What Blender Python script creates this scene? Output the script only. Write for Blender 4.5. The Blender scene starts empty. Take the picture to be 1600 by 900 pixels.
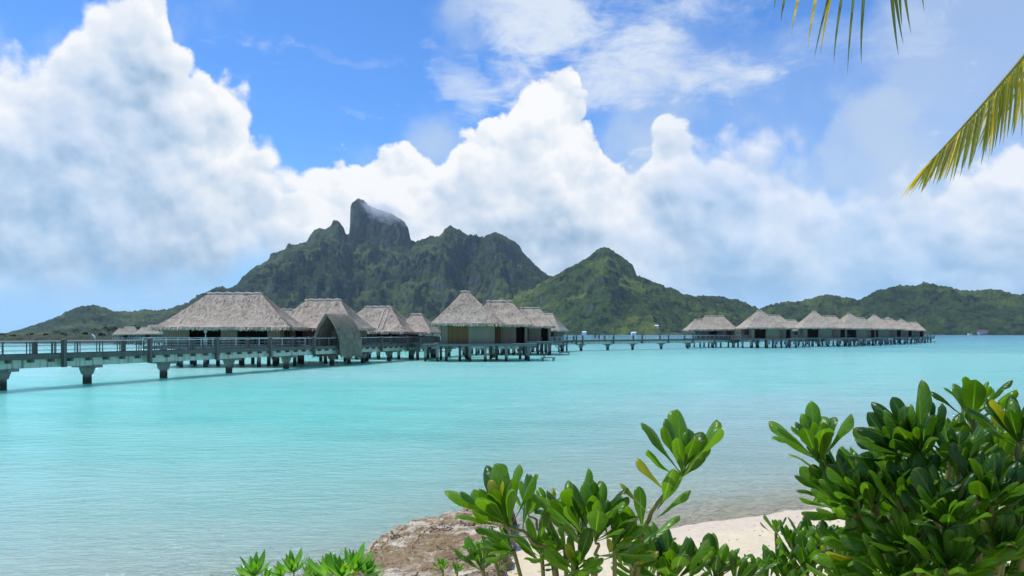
import bpy, bmesh, math, random
import numpy as np
from mathutils import Vector, Matrix

R = math.radians
F = 1244.0            # focal length in pixels of the 1600 px wide photo
HZ = 521.0            # row of the horizon in the photo
EYE = 4.0             # eye height above the water

scn = bpy.context.scene
COL = scn.collection

# ------------------------------------------------------------- camera
cam = bpy.data.cameras.new('camera')
cam.sensor_width = 36.0
cam.lens = 36.0 * F / 1600.0
cam.shift_y = (HZ - 450.0) / 1600.0
cam.clip_start = 0.05
cam.clip_end = 60000.0
camo = bpy.data.objects.new('camera', cam)
camo.location = (0, 0, EYE)
camo.rotation_euler = (R(90), 0, 0)
COL.objects.link(camo)
scn.camera = camo
scn.render.resolution_x, scn.render.resolution_y = 1024, 576

vs = scn.view_settings
vs.view_transform = 'Standard'
vs.look = 'None'
vs.gamma = 1.0
vs.exposure = 0.0
vs.use_curve_mapping = False
scn.cycles.max_bounces = 8
scn.cycles.transparent_max_bounces = 16
scn.cycles.volume_bounces = 2
scn.cycles.caustics_reflective = False
scn.cycles.caustics_refractive = False
scn.cycles.sample_clamp_indirect = 6.0
scn.cycles.use_denoising = True

# ------------------------------------------------------------- sun
SUN_DIR = Vector((-0.42, 0.10, 0.90)).normalized()
sun_el = math.asin(SUN_DIR.z)
sun_az = math.atan2(SUN_DIR.x, SUN_DIR.y)
sl = bpy.data.lights.new('sun', 'SUN')
sl.energy = 4.2
sl.angle = R(0.55)
sl.color = (1.0, 0.965, 0.90)
so = bpy.data.objects.new('sun', sl)
so.rotation_euler = SUN_DIR.to_track_quat('Z', 'Y').to_euler()
so.location = (0, 0, 60)
COL.objects.link(so)

# ------------------------------------------------------------- node helper
class NT:
    def __init__(self, tree):
        self.t = tree; self.n = tree.nodes; self.l = tree.links
    def node(self, typ, **kw):
        nd = self.n.new(typ)
        for k, v in kw.items():
            setattr(nd, k, v)
        return nd
    def put(self, sock, v):
        if isinstance(v, bpy.types.NodeSocket):
            self.l.new(v, sock)
        elif v is not None:
            if sock.type == 'RGBA' and len(v) == 3:
                v = (*v, 1.0)
            sock.default_value = v
    def m(self, op, a, b=None, c=None, clamp=False):
        nd = self.node('ShaderNodeMath', operation=op, use_clamp=clamp)
        self.put(nd.inputs[0], a)
        if b is not None: self.put(nd.inputs[1], b)
        if c is not None: self.put(nd.inputs[2], c)
        return nd.outputs[0]
    def mr(self, v, a, b, c=0.0, d=1.0, smooth=True):
        nd = self.node('ShaderNodeMapRange', interpolation_type='SMOOTHSTEP' if smooth else 'LINEAR')
        for i, x in enumerate((v, a, b, c, d)): self.put(nd.inputs[i], x)
        return nd.outputs[0]
    def mix(self, f, a, b, blend='MIX'):
        nd = self.node('ShaderNodeMix', data_type='RGBA', blend_type=blend)
        self.put(nd.inputs[0], f); self.put(nd.inputs[6], a); self.put(nd.inputs[7], b)
        return nd.outputs[2]
    def noise(self, vec, scale, detail=4.0, rough=0.55, dist=0.0, lac=2.0, out=0):
        nd = self.node('ShaderNodeTexNoise')
        if vec is not None: self.l.new(vec, nd.inputs['Vector'])
        nd.inputs['Scale'].default_value = scale
        nd.inputs['Detail'].default_value = detail
        nd.inputs['Roughness'].default_value = rough
        nd.inputs['Distortion'].default_value = dist
        nd.inputs['Lacunarity'].default_value = lac
        return nd.outputs[out]
    def map(self, vec, scale=(1, 1, 1), loc=(0, 0, 0), rot=(0, 0, 0)):
        nd = self.node('ShaderNodeMapping')
        self.l.new(vec, nd.inputs[0])
        nd.inputs[1].default_value = loc; nd.inputs[2].default_value = rot; nd.inputs[3].default_value = scale
        return nd.outputs[0]
    def vadd(self, a, b):
        nd = self.node('ShaderNodeVectorMath', operation='ADD')
        self.put(nd.inputs[0], a); self.put(nd.inputs[1], b)
        return nd.outputs[0]
    def ramp(self, f, stops):
        nd = self.node('ShaderNodeValToRGB')
        cr = nd.color_ramp
        while len(cr.elements) > 1: cr.elements.remove(cr.elements[0])
        cr.elements[0].position = stops[0][0]; cr.elements[0].color = (*stops[0][1], 1)
        for p, c in stops[1:]:
            e = cr.elements.new(p); e.color = (*c, 1)
        self.put(nd.inputs[0], f)
        return nd.outputs[0]
    def bump(self, h, strength=0.5, dist=0.1, normal=None):
        nd = self.node('ShaderNodeBump')
        nd.inputs['Strength'].default_value = strength
        nd.inputs['Distance'].default_value = dist
        self.put(nd.inputs['Height'], h)
        if normal is not None: self.l.new(normal, nd.inputs['Normal'])
        return nd.outputs[0]

def srgb(r, g, b):
    def f(c):
        c /= 255.0
        return c / 12.92 if c <= 0.04045 else ((c + 0.055) / 1.055) ** 2.4
    return (f(r), f(g), f(b))

# ------------------------------------------------------------- world: sky with clouds
world = bpy.data.worlds.new('World')
scn.world = world
world.use_nodes = True
W = NT(world.node_tree)
W.n.clear()
SKY_STRENGTH = 0.10
sky = W.node('ShaderNodeTexSky', sky_type='NISHITA')
sky.sun_disc = False
sky.sun_elevation = sun_el
sky.sun_rotation = sun_az
sky.altitude = 0
sky.air_density = 1.0
sky.dust_density = 0.3
sky.ozone_density = 3.0
tc = W.node('ShaderNodeTexCoord')
D = tc.outputs['Generated']
sep = W.node('ShaderNodeSeparateXYZ'); W.l.new(D, sep.inputs[0])
AZ = W.m('ARCTAN2', sep.outputs[0], sep.outputs[1])
EL = W.m('ARCSINE', sep.outputs[2])
AZ0, AZ1 = -0.75, 0.75
def px2az(x): return math.atan((x - 800.0) / F)
def px2el(x, y):
    u = (x - 800.0) / F; v = (HZ - y) / F
    return math.atan(v / math.sqrt(1 + u * u))
azn = W.mr(AZ, AZ0, AZ1, 0.0, 1.0, smooth=False)
def azcurve(pts, lo, hi, is_el=True):
    """value as a function of azimuth from photo points (x, y or value)"""
    nd = W.node('ShaderNodeFloatCurve')
    cm = nd.mapping
    c = cm.curves[0]
    ps = []
    for x, y in pts:
        v = px2el(x, y) if is_el else y
        ps.append(((px2az(x) - AZ0) / (AZ1 - AZ0), (v - lo) / (hi - lo)))
    ps = [(max(0.0, min(1.0, p)), max(0, min(1, v))) for p, v in ps]
    c.points[0].location = ps[0]
    c.points[1].location = ps[-1]
    for p in ps[1:-1]:
        q = c.points.new(*p)
    for q in c.points: q.handle_type = 'AUTO_CLAMPED'
    cm.update()
    nd.inputs[0].default_value = 1.0
    W.l.new(azn, nd.inputs[1])
    return W.m('MULTIPLY_ADD', nd.outputs[0], hi - lo, lo)
top_pts = [(-80, 110), (0, 78), (50, 70), (90, 30), (125, -20), (180, -50), (235, -20), (262, 40), (280, 85), (320, 120), (350, 128), (385, 150),
           (400, 205), (425, 243), (455, 278), (490, 262), (520, 248), (560, 240), (610, 238), (650, 246), (672, 265), (690, 240),
           (720, 212), (760, 200), (792, 186), (812, 160), (840, 135), (866, 122), (893, 140), (912, 172), (935, 195),
           (945, 240), (970, 260), (1000, 268), (1018, 240), (1035, 206), (1060, 194), (1086, 208), (1112, 222), (1160, 215), (1205, 215),
           (1250, 235), (1285, 268), (1340, 292), (1420, 300), (1470, 295), (1510, 278), (1560, 262), (1600, 235), (1680, 225)]
TOP = azcurve(top_pts, -0.1, 0.5)
EB = 15.0
n_w = W.noise(D, 6.0, 3, 0.5, out=1)
nv = W.node('ShaderNodeVectorMath', operation='MULTIPLY_ADD')
W.l.new(n_w, nv.inputs[0]); nv.inputs[1].default_value = (0.05, 0.05, 0.05); W.l.new(D, nv.inputs[2])
DW = nv.outputs[0]
n_big = W.noise(DW, 9.0, 9, 0.56)
LOFF = (0.010, 0.0, 0.016)
n_big2 = W.noise(W.vadd(DW, LOFF), 9.0, 7, 0.56)
n_fine = W.noise(DW, 30.0, 6, 0.62)
def vor(vec, sc):
    nd = W.node('ShaderNodeTexVoronoi', feature='SMOOTH_F1'); nd.inputs['Scale'].default_value = sc
    nd.inputs['Smoothness'].default_value = 0.35
    W.l.new(vec, nd.inputs['Vector']); return nd.outputs['Distance']
DWL = W.vadd(DW, LOFF)
wn2 = W.noise(DW, 40.0, 4, 0.6, out=1)
nv2 = W.node('ShaderNodeVectorMath', operation='MULTIPLY_ADD')
W.l.new(wn2, nv2.inputs[0]); nv2.inputs[1].default_value = (0.018, 0.018, 0.018); W.l.new(DW, nv2.inputs[2]); DV = nv2.outputs[0]
v1 = vor(DV, 17.0); v2 = vor(DV, 42.0); v1b = vor(W.vadd(DV, (0.006, 0, 0.012)), 17.0); v2b = vor(W.vadd(DV, (0.002, 0, 0.006)), 42.0)
bil = W.m('ADD', W.m('MULTIPLY', W.m('SUBTRACT', .42, v1), .050), W.m('MULTIPLY', W.m('SUBTRACT', .42, v2), .030))
brel = W.m('ADD', W.m('MULTIPLY', W.m('SUBTRACT', v1b, v1), 1.1), W.m('MULTIPLY', W.m('SUBTRACT', v2b, v2), .55))
nn = W.m('SUBTRACT', n_big, 0.5)
hgt = W.m('SUBTRACT', TOP, EL)
SOFT = azcurve([(-60, .035), (200, .018), (300, .012), (420, .03), (500, .012), (700, .008), (950, .008), (1000, .02), (1040, .010), (1090, .03), (1250, .05), (1450, .03), (1560, .018), (1660, .02)], 0, 0.1, False)
W.azsoft = lambda: SOFT
hh = W.m('MULTIPLY_ADD', nn, 0.12, W.m('ADD', W.m('ADD', hgt, 0.014), bil))
nf = W.m('SUBTRACT', n_fine, 0.5)
hh = W.m('MULTIPLY_ADD', nf, 0.05, hh)
cum = W.mr(hh, -0.002, W.azsoft())
# opacity of the cumulus mass along the horizon, and its lower edge
OPA = azcurve([(-60, .93), (200, .96), (420, 1), (900, 1), (1000, .9), (1100, .78), (1250, .7), (1330, .55), (1420, .6), (1520, .8), (1660, .85)], 0, 1, False)
BOT = azcurve([(-60, 462), (100, 455), (250, 458), (330, 452), (400, 420), (500, 470), (700, 500), (1000, 505), (1600, 505)], -0.1, 0.5)
below = W.m('SUBTRACT', EL, BOT)
below = W.m('MULTIPLY_ADD', nn, 0.07, below)
botm = W.mr(below, -0.02, 0.035)
thin = W.mr(W.noise(DW, 5.0, 5, 0.6), 0.3, 0.55, 0.80, 1.0)
deep = W.mr(hgt, 0.02, 0.14)
thin = W.m('MULTIPLY_ADD', W.m('SUBTRACT', thin, 1.0), W.m('MULTIPLY', deep, W.mr(EL, .05, .16, 1.0, .4)), 1.0)
cm_a = W.m('MULTIPLY', W.m('MULTIPLY', cum, OPA), W.m('MULTIPLY', botm, thin))
wpn = W.noise(D, 5.5, 6, 0.6, out=1)
wps = W.node('ShaderNodeSeparateXYZ'); W.l.new(wpn, wps.inputs[0])
AZW = W.m('MULTIPLY_ADD', W.m('SUBTRACT', wps.outputs[0], .5), .22, AZ)
ELW = W.m('MULTIPLY_ADD', W.m('SUBTRACT', wps.outputs[2], .5), .16, EL)
def blob(px, py, rx, ry, rot=0.0):
    a0, e0 = px2az(px), px2el(px, py)
    da = W.m('SUBTRACT', AZW, a0); de = W.m('SUBTRACT', ELW, e0)
    ca, sa = math.cos(rot), math.sin(rot)
    x = W.m('ADD', W.m('MULTIPLY', da, ca * F / rx), W.m('MULTIPLY', de, sa * F / rx))
    y = W.m('ADD', W.m('MULTIPLY', da, -sa * F / ry), W.m('MULTIPLY', de, ca * F / ry))
    r2 = W.m('ADD', W.m('MULTIPLY', x, x), W.m('MULTIPLY', y, y))
    return W.mr(r2, 1.0, 0.0)
# shading: relief towards the light, grey towards the base
rel = W.m('ADD', W.m('MULTIPLY', W.m('SUBTRACT', n_big, n_big2), 1.7), W.m('MULTIPLY', brel, W.mr(hh, 0.0, 0.30, 1.0, 0.35)))
BG0 = azcurve([(-60, .36), (260, .42), (420, .62), (700, .60), (900, .54), (1000, .42), (1100, .28), (1300, .26), (1450, .34), (1660, .40)], 0, 1, False)
base_g = W.mr(hh, 0.01, 0.17, 1.0, BG0, smooth=False)
big_d = W.mr(W.noise(DW, 4.3, 4, 0.55), 0.36, 0.66, -0.16, 0.2)
lit = W.m('ADD', W.m('ADD', base_g, rel), W.m('MULTIPLY', big_d, W.mr(hh, 0.0, 0.08)))
low = W.mr(EL, 0.03, 0.13, -0.14, 0.0)
low = W.m('ADD', low, W.m('MULTIPLY', blob(150, 400, 330, 75), -0.22))
low = W.m('ADD', low, W.m('MULTIPLY', blob(1480, 400, 420, 90), -0.16))
for bx, by, brx, bry, bd in ((850, 375, 300, 60, -.22), (260, 170, 120, 90, -.14), (1150, 275, 170, 70, -.16), (120, 300, 200, 50, -.12), (700, 300, 110, 45, -.10), (1330, 350, 160, 40, -.12), (905, 255, 60, 50, -.14)):
    low = W.m('ADD', low, W.m('MULTIPLY', blob(bx, by, brx, bry), bd))
lit = W.m('ADD', lit, low, clamp=True)
def em(c): return tuple(x / SKY_STRENGTH for x in srgb(*c))
ccol = W.ramp(lit, [(0.0, em((150, 180, 208))), (0.25, em((182, 203, 224))), (0.45, em((206, 221, 237))), (0.66, em((226, 234, 244))), (0.88, em((243, 246, 250))), (1.0, em((254, 254, 254)))])
# blue gap tint near the right: cirrus veils and puffs
cv = W.map(DW, scale=(1.0, 1.0, 2.6), rot=(0, R(10), 0))
n_c = W.noise(cv, 9.0, 9, 0.66, 0.4)
def wisp(b, lo=0.9, amp=1.0):
    return W.mr(W.m('ADD', b, W.m('MULTIPLY', W.m('SUBTRACT', n_c, 0.5), 3.0)), lo - 0.35, lo + 0.75, 0.0, amp)
ws = [wisp(blob(1000, 118, 270, 70, 0.08), 0.60, 0.80), wisp(blob(860, 20, 200, 70), 0.60, 0.85), wisp(blob(930, 70, 300, 90), 0.85, 0.55), wisp(blob(1330, 60, 300, 60), 1.0, 0.4),
      wisp(blob(710, 110, 60, 75, 0.6), 0.72, 0.6), wisp(blob(1090, 22, 220, 45), 0.85, 0.5),
      wisp(blob(550, 180, 60, 12), 0.7, 0.35), wisp(blob(570, 90, 120, 14, 0.1), 0.8, 0.2)]
n_s = W.noise(DW, 7.0, 5, 0.5)
def soft(b, lo, amp, ns=1.6):
    return W.mr(W.m('ADD', b, W.m('MULTIPLY', W.m('SUBTRACT', n_s, 0.5), ns)), lo, lo + 0.7, 0.0, amp)
ss = [soft(blob(1375, 220, 100, 80), 0.1, 0.5, 2.4), soft(blob(1570, 120, 230, 300, 0.2), 0.0, 0.55, 3.2), soft(blob(1180, 150, 420, 170), 0.3, 0.22),
      soft(blob(1330, 330, 300, 130), 0.2, 0.45), soft(blob(1000, 250, 90, 120), 0.1, 0.25)]
def over(a, b):   # 1-(1-a)(1-b)
    return W.m('SUBTRACT', 1.0, W.m('MULTIPLY', W.m('SUBTRACT', 1.0, a), W.m('SUBTRACT', 1.0, b)))
wa = ws[0]
for w_ in ws[1:]: wa = over(wa, w_)
sa_ = ss[0]
for s_ in ss[1:]: sa_ = over(sa_, s_)
tint = W.mix(1.0, sky.outputs[0], (0.66, 1.16, 1.80), 'MULTIPLY')
# low sky: pale blue band of humid air
hzb = W.mr(EL, 0.0, 0.24, 0.85, 0.0)
tint = W.mix(hzb, tint, em((150, 204, 250)))
c1 = W.mix(sa_, tint, em((196, 214, 236)))
c2 = W.mix(wa, c1, em((228, 237, 248)))
c3 = W.mix(cm_a, c2, ccol)
bg = W.node('ShaderNodeBackground')
W.l.new(c3, bg.inputs[0]); bg.inputs[1].default_value = SKY_STRENGTH
wo = W.node('ShaderNodeOutputWorld'); W.l.new(bg.outputs[0], wo.inputs[0])
world.cycles.sampling_method = 'MANUAL'
world.cycles.sample_map_resolution = 512

# ------------------------------------------------------------- numpy noise
_rng = np.random.RandomState(7)
_P = _rng.permutation(256); _P = np.concatenate([_P, _P, _P])
_G = _rng.uniform(0, 2 * np.pi, 256)
_GX, _GY = np.cos(_G), np.sin(_G)
def perlin(x, y):
    x = np.asarray(x, float); y = np.asarray(y, float)
    xi = np.floor(x).astype(int); yi = np.floor(y).astype(int)
    xf = x - xi; yf = y - yi
    u = xf ** 3 * (xf * (xf * 6 - 15) + 10); v = yf ** 3 * (yf * (yf * 6 - 15) + 10)
    def g(ix, iy, dx, dy):
        h = _P[_P[ix & 255] + (iy & 255)]
        return _GX[h] * dx + _GY[h] * dy
    a = g(xi, yi, xf, yf); b = g(xi + 1, yi, xf - 1, yf)
    c = g(xi, yi + 1, xf, yf - 1); d = g(xi + 1, yi + 1, xf - 1, yf - 1)
    return (a + (b - a) * u + ((c + (d - c) * u) - (a + (b - a) * u)) * v) * 1.5
def fbm(x, y, octaves=4, gain=0.5, lac=2.03):
    s = 0; a = 1.0; t = 0
    for i in range(octaves):
        s = s + a * perlin(x + 17.3 * i, y - 9.1 * i); t += a
        a *= gain; x = x * lac; y = y * lac
    return s / t
def ridged(x, y, octaves=4, gain=0.5, lac=2.03):
    s = 0; a = 1.0; t = 0
    for i in range(octaves):
        s = s + a * (1 - 2 * np.abs(perlin(x + 31.7 * i, y + 5.9 * i))); t += a
        a *= gain; x = x * lac; y = y * lac
    return s / t
def sstep(x, a, b):
    t = np.clip((x - a) / (b - a), 0, 1)
    return t * t * (3 - 2 * t)

# ------------------------------------------------------------- object helpers
def link(name, me, mat=None, parent=None, smooth=False):
    o = bpy.data.objects.new(name, me)
    COL.objects.link(o)
    if mat is not None and len(me.materials) == 0: me.materials.append(mat)
    if parent is not None: o.parent = parent
    if smooth:
        me.polygons.foreach_set('use_smooth', [True] * len(me.polygons))
    return o
def tag(o, label=None, cat=None, group=None, kind=None):
    if label: o['label'] = label
    if cat: o['category'] = cat
    if group: o['group'] = group
    if kind: o['kind'] = kind
    return o
def root(name, loc, rz=0.0):
    o = bpy.data.objects.new(name, None)
    o.location = loc; o.rotation_euler = (0, 0, rz)
    o.empty_display_size = 0.3
    COL.objects.link(o)
    return o
def mesh_from(name, verts, faces):
    me = bpy.data.meshes.new(name)
    verts = np.asarray(verts, dtype=np.float32)
    if isinstance(faces, np.ndarray):
        k = faces.shape[1]; n = faces.shape[0]
        me.vertices.add(len(verts)); me.vertices.foreach_set('co', verts.ravel())
        me.loops.add(n * k); me.loops.foreach_set('vertex_index', faces.ravel().astype(np.int32))
        me.polygons.add(n)
        me.polygons.foreach_set('loop_start', np.arange(0, n * k, k, dtype=np.int32))
        me.polygons.foreach_set('loop_total', np.full(n, k, dtype=np.int32))
        me.update(calc_edges=True); me.validate()
    else:
        me.from_pydata([tuple(v) for v in verts], [], faces)
        me.update()
    return me
def grid_faces(nr, nc):
    i = np.arange(nr - 1)[:, None] * nc + np.arange(nc - 1)[None, :]
    return np.stack([i, i + 1, i + nc + 1, i + nc], -1).reshape(-1, 4)
def attr(me, name, vals):
    a = me.attributes.new(name, 'FLOAT', 'POINT')
    a.data.foreach_set('value', np.asarray(vals, np.float32).ravel())
def material(name):
    m = bpy.data.materials.new(name); m.use_nodes = True
    t = NT(m.node_tree); t.n.clear()
    out = t.node('ShaderNodeOutputMaterial')
    bs = t.node('ShaderNodeBsdfPrincipled')
    t.l.new(bs.outputs[0], out.inputs[0])
    t.bs = bs; t.out = out; t.mat = m
    return t

# ------------------------------------------------------------- shore, beach and lagoon bed
def yshore(X):
    return np.interp(X, [-60, -14, -8, -5, -3, -1.6, -0.3, 0.6, 3.2, 4.2, 7.3, 15, 40, 120],
                     [4, 5, 7.5, 9.5, 11.3, 13.6, 15.3, 15.7, 16.2, 16.9, 18.3, 20.5, 27, 40])
def ground_z(X, Y):
    X = np.asarray(X, float); Y = np.asarray(Y, float)
    d = yshore(X) - Y + 0.35 * perlin(X * 0.35, Y * 0.35 + 7)
    up = 0.075 * d + 0.0085 * d * d
    up = 2.35 * np.tanh(up / 2.35)
    dn = -2.6 * (1 - np.exp(d * 0.055 / 2.6))
    z = np.where(d > 0, up, dn)
    z = z + 0.02 * fbm(X * 1.7, Y * 1.7, 3) * sstep(d, -2, 2)
    return z
def axis(segs):
    out = []
    for a, b, n in segs: out += list(np.linspace(a, b, n, endpoint=False))
    out.append(segs[-1][1]); return np.array(out)
gx = axis([(-20000, -400, 12), (-400, -60, 20), (-60, -12, 50), (-12, 16, 230), (16, 60, 60), (60, 400, 20), (400, 20000, 12)])
gy = axis([(-150, -10, 15), (-10, 4, 40), (4, 24, 240), (24, 70, 60), (70, 500, 20), (500, 20000, 12)])
XX, YY = np.meshgrid(gx, gy)
ZZ = ground_z(XX, YY)
me = mesh_from('lagoon_bed_and_beach', np.stack([XX, YY, ZZ], -1).reshape(-1, 3), grid_faces(len(gy), len(gx)))
t = material('coral_sand')
geo = t.node('ShaderNodeNewGeometry'); pos = geo.outputs['Position']
sp = t.node('ShaderNodeSeparateXYZ'); t.l.new(pos, sp.inputs[0])
n1 = t.noise(pos, 1.3, 5, 0.6); n2 = t.noise(pos, 60, 3, 0.6); n3 = t.noise(pos, 6, 4, 0.6)
dry = t.mix(n1, srgb(222, 208, 176), srgb(208, 190, 156))
dry = t.mix(t.mr(n2, .62, .78), dry, srgb(176, 160, 138))
wet = t.mix(n1, srgb(212, 190, 158), srgb(224, 206, 178))
zz = t.m('MULTIPLY_ADD', t.m('SUBTRACT', n3, .5), .05, sp.outputs[2])
wetm = t.mr(zz, 0.085, 0.15, 1.0, 0.0)
c = t.mix(wetm, dry, wet)
c = t.mix(t.mr(zz, -0.06, 0.02, 0.0, 0.0), c, wet)
c = t.mix(t.mr(sp.outputs[2], -0.35, -0.02, 1.0, 0.0), c, srgb(222, 226, 210))
t.put(t.bs.inputs['Base Color'], c)
t.put(t.bs.inputs['Roughness'], t.mr(wetm, 0, 1, .95, .45))
t.put(t.bs.inputs['Normal'], t.bump(t.m('ADD', t.m('ADD', t.m('MULTIPLY', n3, 1.0), t.m('MULTIPLY', t.noise(pos, 2.6, 3, .5), 1.6)), t.m('MULTIPLY', n2, .25)), .8, .07))
o = link('sand', me, t.mat, smooth=True)
tag(o, kind='structure')

# water surface: an almost flat sheet with real low swell near the beach
wx = axis([(-20000, -400, 10), (-400, -60, 24), (-60, 60, 220), (60, 400, 24), (400, 20000, 10)])
wy = axis([(-150, 4, 6), (4, 60, 260), (60, 150, 60), (150, 600, 20), (600, 20000, 14)])
XX, YY = np.meshgrid(wx, wy)
sw = 0.012 * np.sin(XX * 0.35 + YY * 1.1 + 1.5 * fbm(XX * .05, YY * .05, 2)) + 0.02 * fbm(XX * .25, YY * .6, 3)
sw = sw * sstep(YY, 12, 22) * sstep(-YY, -220, -120) * sstep(-np.abs(XX), -200, -60)
dep = -ground_z(XX, YY)
me = mesh_from('water', np.stack([XX, YY, sw], -1).reshape(-1, 3), grid_faces(len(wy), len(wx)))
attr(me, 'depth', dep)
t = material('lagoon_water')
geo = t.node('ShaderNodeNewGeometry'); pos = geo.outputs['Position']
sp = t.node('ShaderNodeSeparateXYZ'); t.l.new(pos, sp.inputs[0])
at = t.node('ShaderNodeAttribute', attribute_name='depth'); DEP = at.outputs['Fac']
Y = sp.outputs[1]; X = sp.outputs[0]
ly = t.m('LOGARITHM', t.m('MAXIMUM', Y, 5.0), 10.0)
# two broad bands of colour over bars and channels of the bed, blended left to right
nb = t.noise(t.map(pos, scale=(0.02, 0.05, 0.02)), 1.0, 5, 0.6)
nb2 = t.noise(t.map(pos, scale=(0.10, 0.22, 0.1)), 1.0, 5, 0.6)
lyn = t.m('ADD', ly, t.m('MULTIPLY', t.m('SUBTRACT', nb, .5), .35))
lyn = t.m('ADD', lyn, t.m('MULTIPLY', t.m('SUBTRACT', nb2, .5), .18))
v = t.mr(lyn, 1.0, 3.6, 0, 1, smooth=False)
def lp(m_): return (math.log10(m_) - 1.0) / 2.6
WAT_L = [(lp(13), (.60, .88, .80)), (lp(20), (.40, .85, .76)), (lp(38), (.20, .77, .65)), (lp(60), (.19, .76, .63)), (lp(80), (.34, .80, .71)), (lp(130), (.24, .77, .64)), (lp(220), (.30, .77, .72)), (lp(450), (.10, .46, .54)), (lp(1200), (.06, .34, .46))]
WAT_R = [(lp(13), (.62, .82, .74)), (lp(20), (.58, .80, .75)), (lp(34), (.46, .75, .72)), (lp(52), (.36, .75, .71)), (lp(70), (.28, .78, .68)), (lp(130), (.30, .78, .70)), (lp(220), (.18, .57, .58)), (lp(450), (.10, .44, .54)), (lp(1200), (.05, .30, .46))]
cl = t.ramp(v, WAT_L); crr = t.ramp(v, WAT_R)
side = t.mr(t.m('DIVIDE', X, t.m('MAXIMUM', Y, 5.0)), -0.22, 0.3)
wc = t.mix(side, cl, crr)
wc = t.mix(t.mr(nb2, .48, .72, 0, .30), wc, (.10, .46, .42))
wc = t.mix(t.mr(nb, .54, .36, 0, .18), wc, (.36, .80, .73))
t.put(t.bs.inputs['Base Color'], wc)
t.put(t.bs.inputs['Roughness'], 0.09)
t.put(t.bs.inputs['IOR'], 1.33); t.put(t.bs.inputs['Specular IOR Level'], .38)
t.put(t.bs.inputs['Subsurface Weight'], .9); t.bs.inputs['Subsurface Radius'].default_value = (.6, 1.0, 1.0); t.bs.inputs['Subsurface Scale'].default_value = 8.0
far = t.mr(Y, 25, 150, 1.0, 0.25)
r1 = t.noise(t.map(pos, scale=(0.9, 2.2, 1), rot=(0, 0, R(-12))), 1.0, 3, 0.6, 0.3)
r2 = t.noise(t.map(pos, scale=(2.6, 6.5, 1), rot=(0, 0, R(8))), 1.0, 4, 0.6, 0.3)
r3 = t.noise(t.map(pos, scale=(5.5, 9, 1), rot=(0, 0, R(-25))), 1.0, 4, 0.65, 0.5)
hgt_w = t.m('ADD', t.m('ADD', t.m('MULTIPLY', r1, 0.75), t.m('MULTIPLY', r2, 0.38)), t.m('MULTIPLY', r3, 0.22))
t.put(t.bs.inputs['Normal'], t.bump(hgt_w, 1.0, 0.38))
tr = t.node('ShaderNodeBsdfTransparent'); tr.inputs[0].default_value = (.93, .99, .985, 1)
gl = t.node('ShaderNodeBsdfGlossy'); gl.inputs['Roughness'].default_value = .06
nrm = t.bump(hgt_w, 1.0, 0.38); t.l.new(nrm, gl.inputs['Normal'])
fr = t.node('ShaderNodeFresnel'); fr.inputs[0].default_value = 1.33; t.l.new(nrm, fr.inputs['Normal'])
thinw = t.node('ShaderNodeMixShader'); t.l.new(fr.outputs[0], thinw.inputs[0]); t.l.new(tr.outputs[0], thinw.inputs[1]); t.l.new(gl.outputs[0], thinw.inputs[2])
al = t.m('SUBTRACT', 1.0, t.m('EXPONENT', t.m('MULTIPLY', t.m('MAXIMUM', DEP, 0.0), -1.5)))
mx = t.node('ShaderNodeMixShader'); t.l.new(al, mx.inputs[0]); t.l.new(thinw.outputs[0], mx.inputs[1]); t.l.new(t.bs.outputs[0], mx.inputs[2])
t.l.new(mx.outputs[0], t.out.inputs[0])
o = link('water', me, t.mat, smooth=True)
tag(o, kind='structure')

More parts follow.
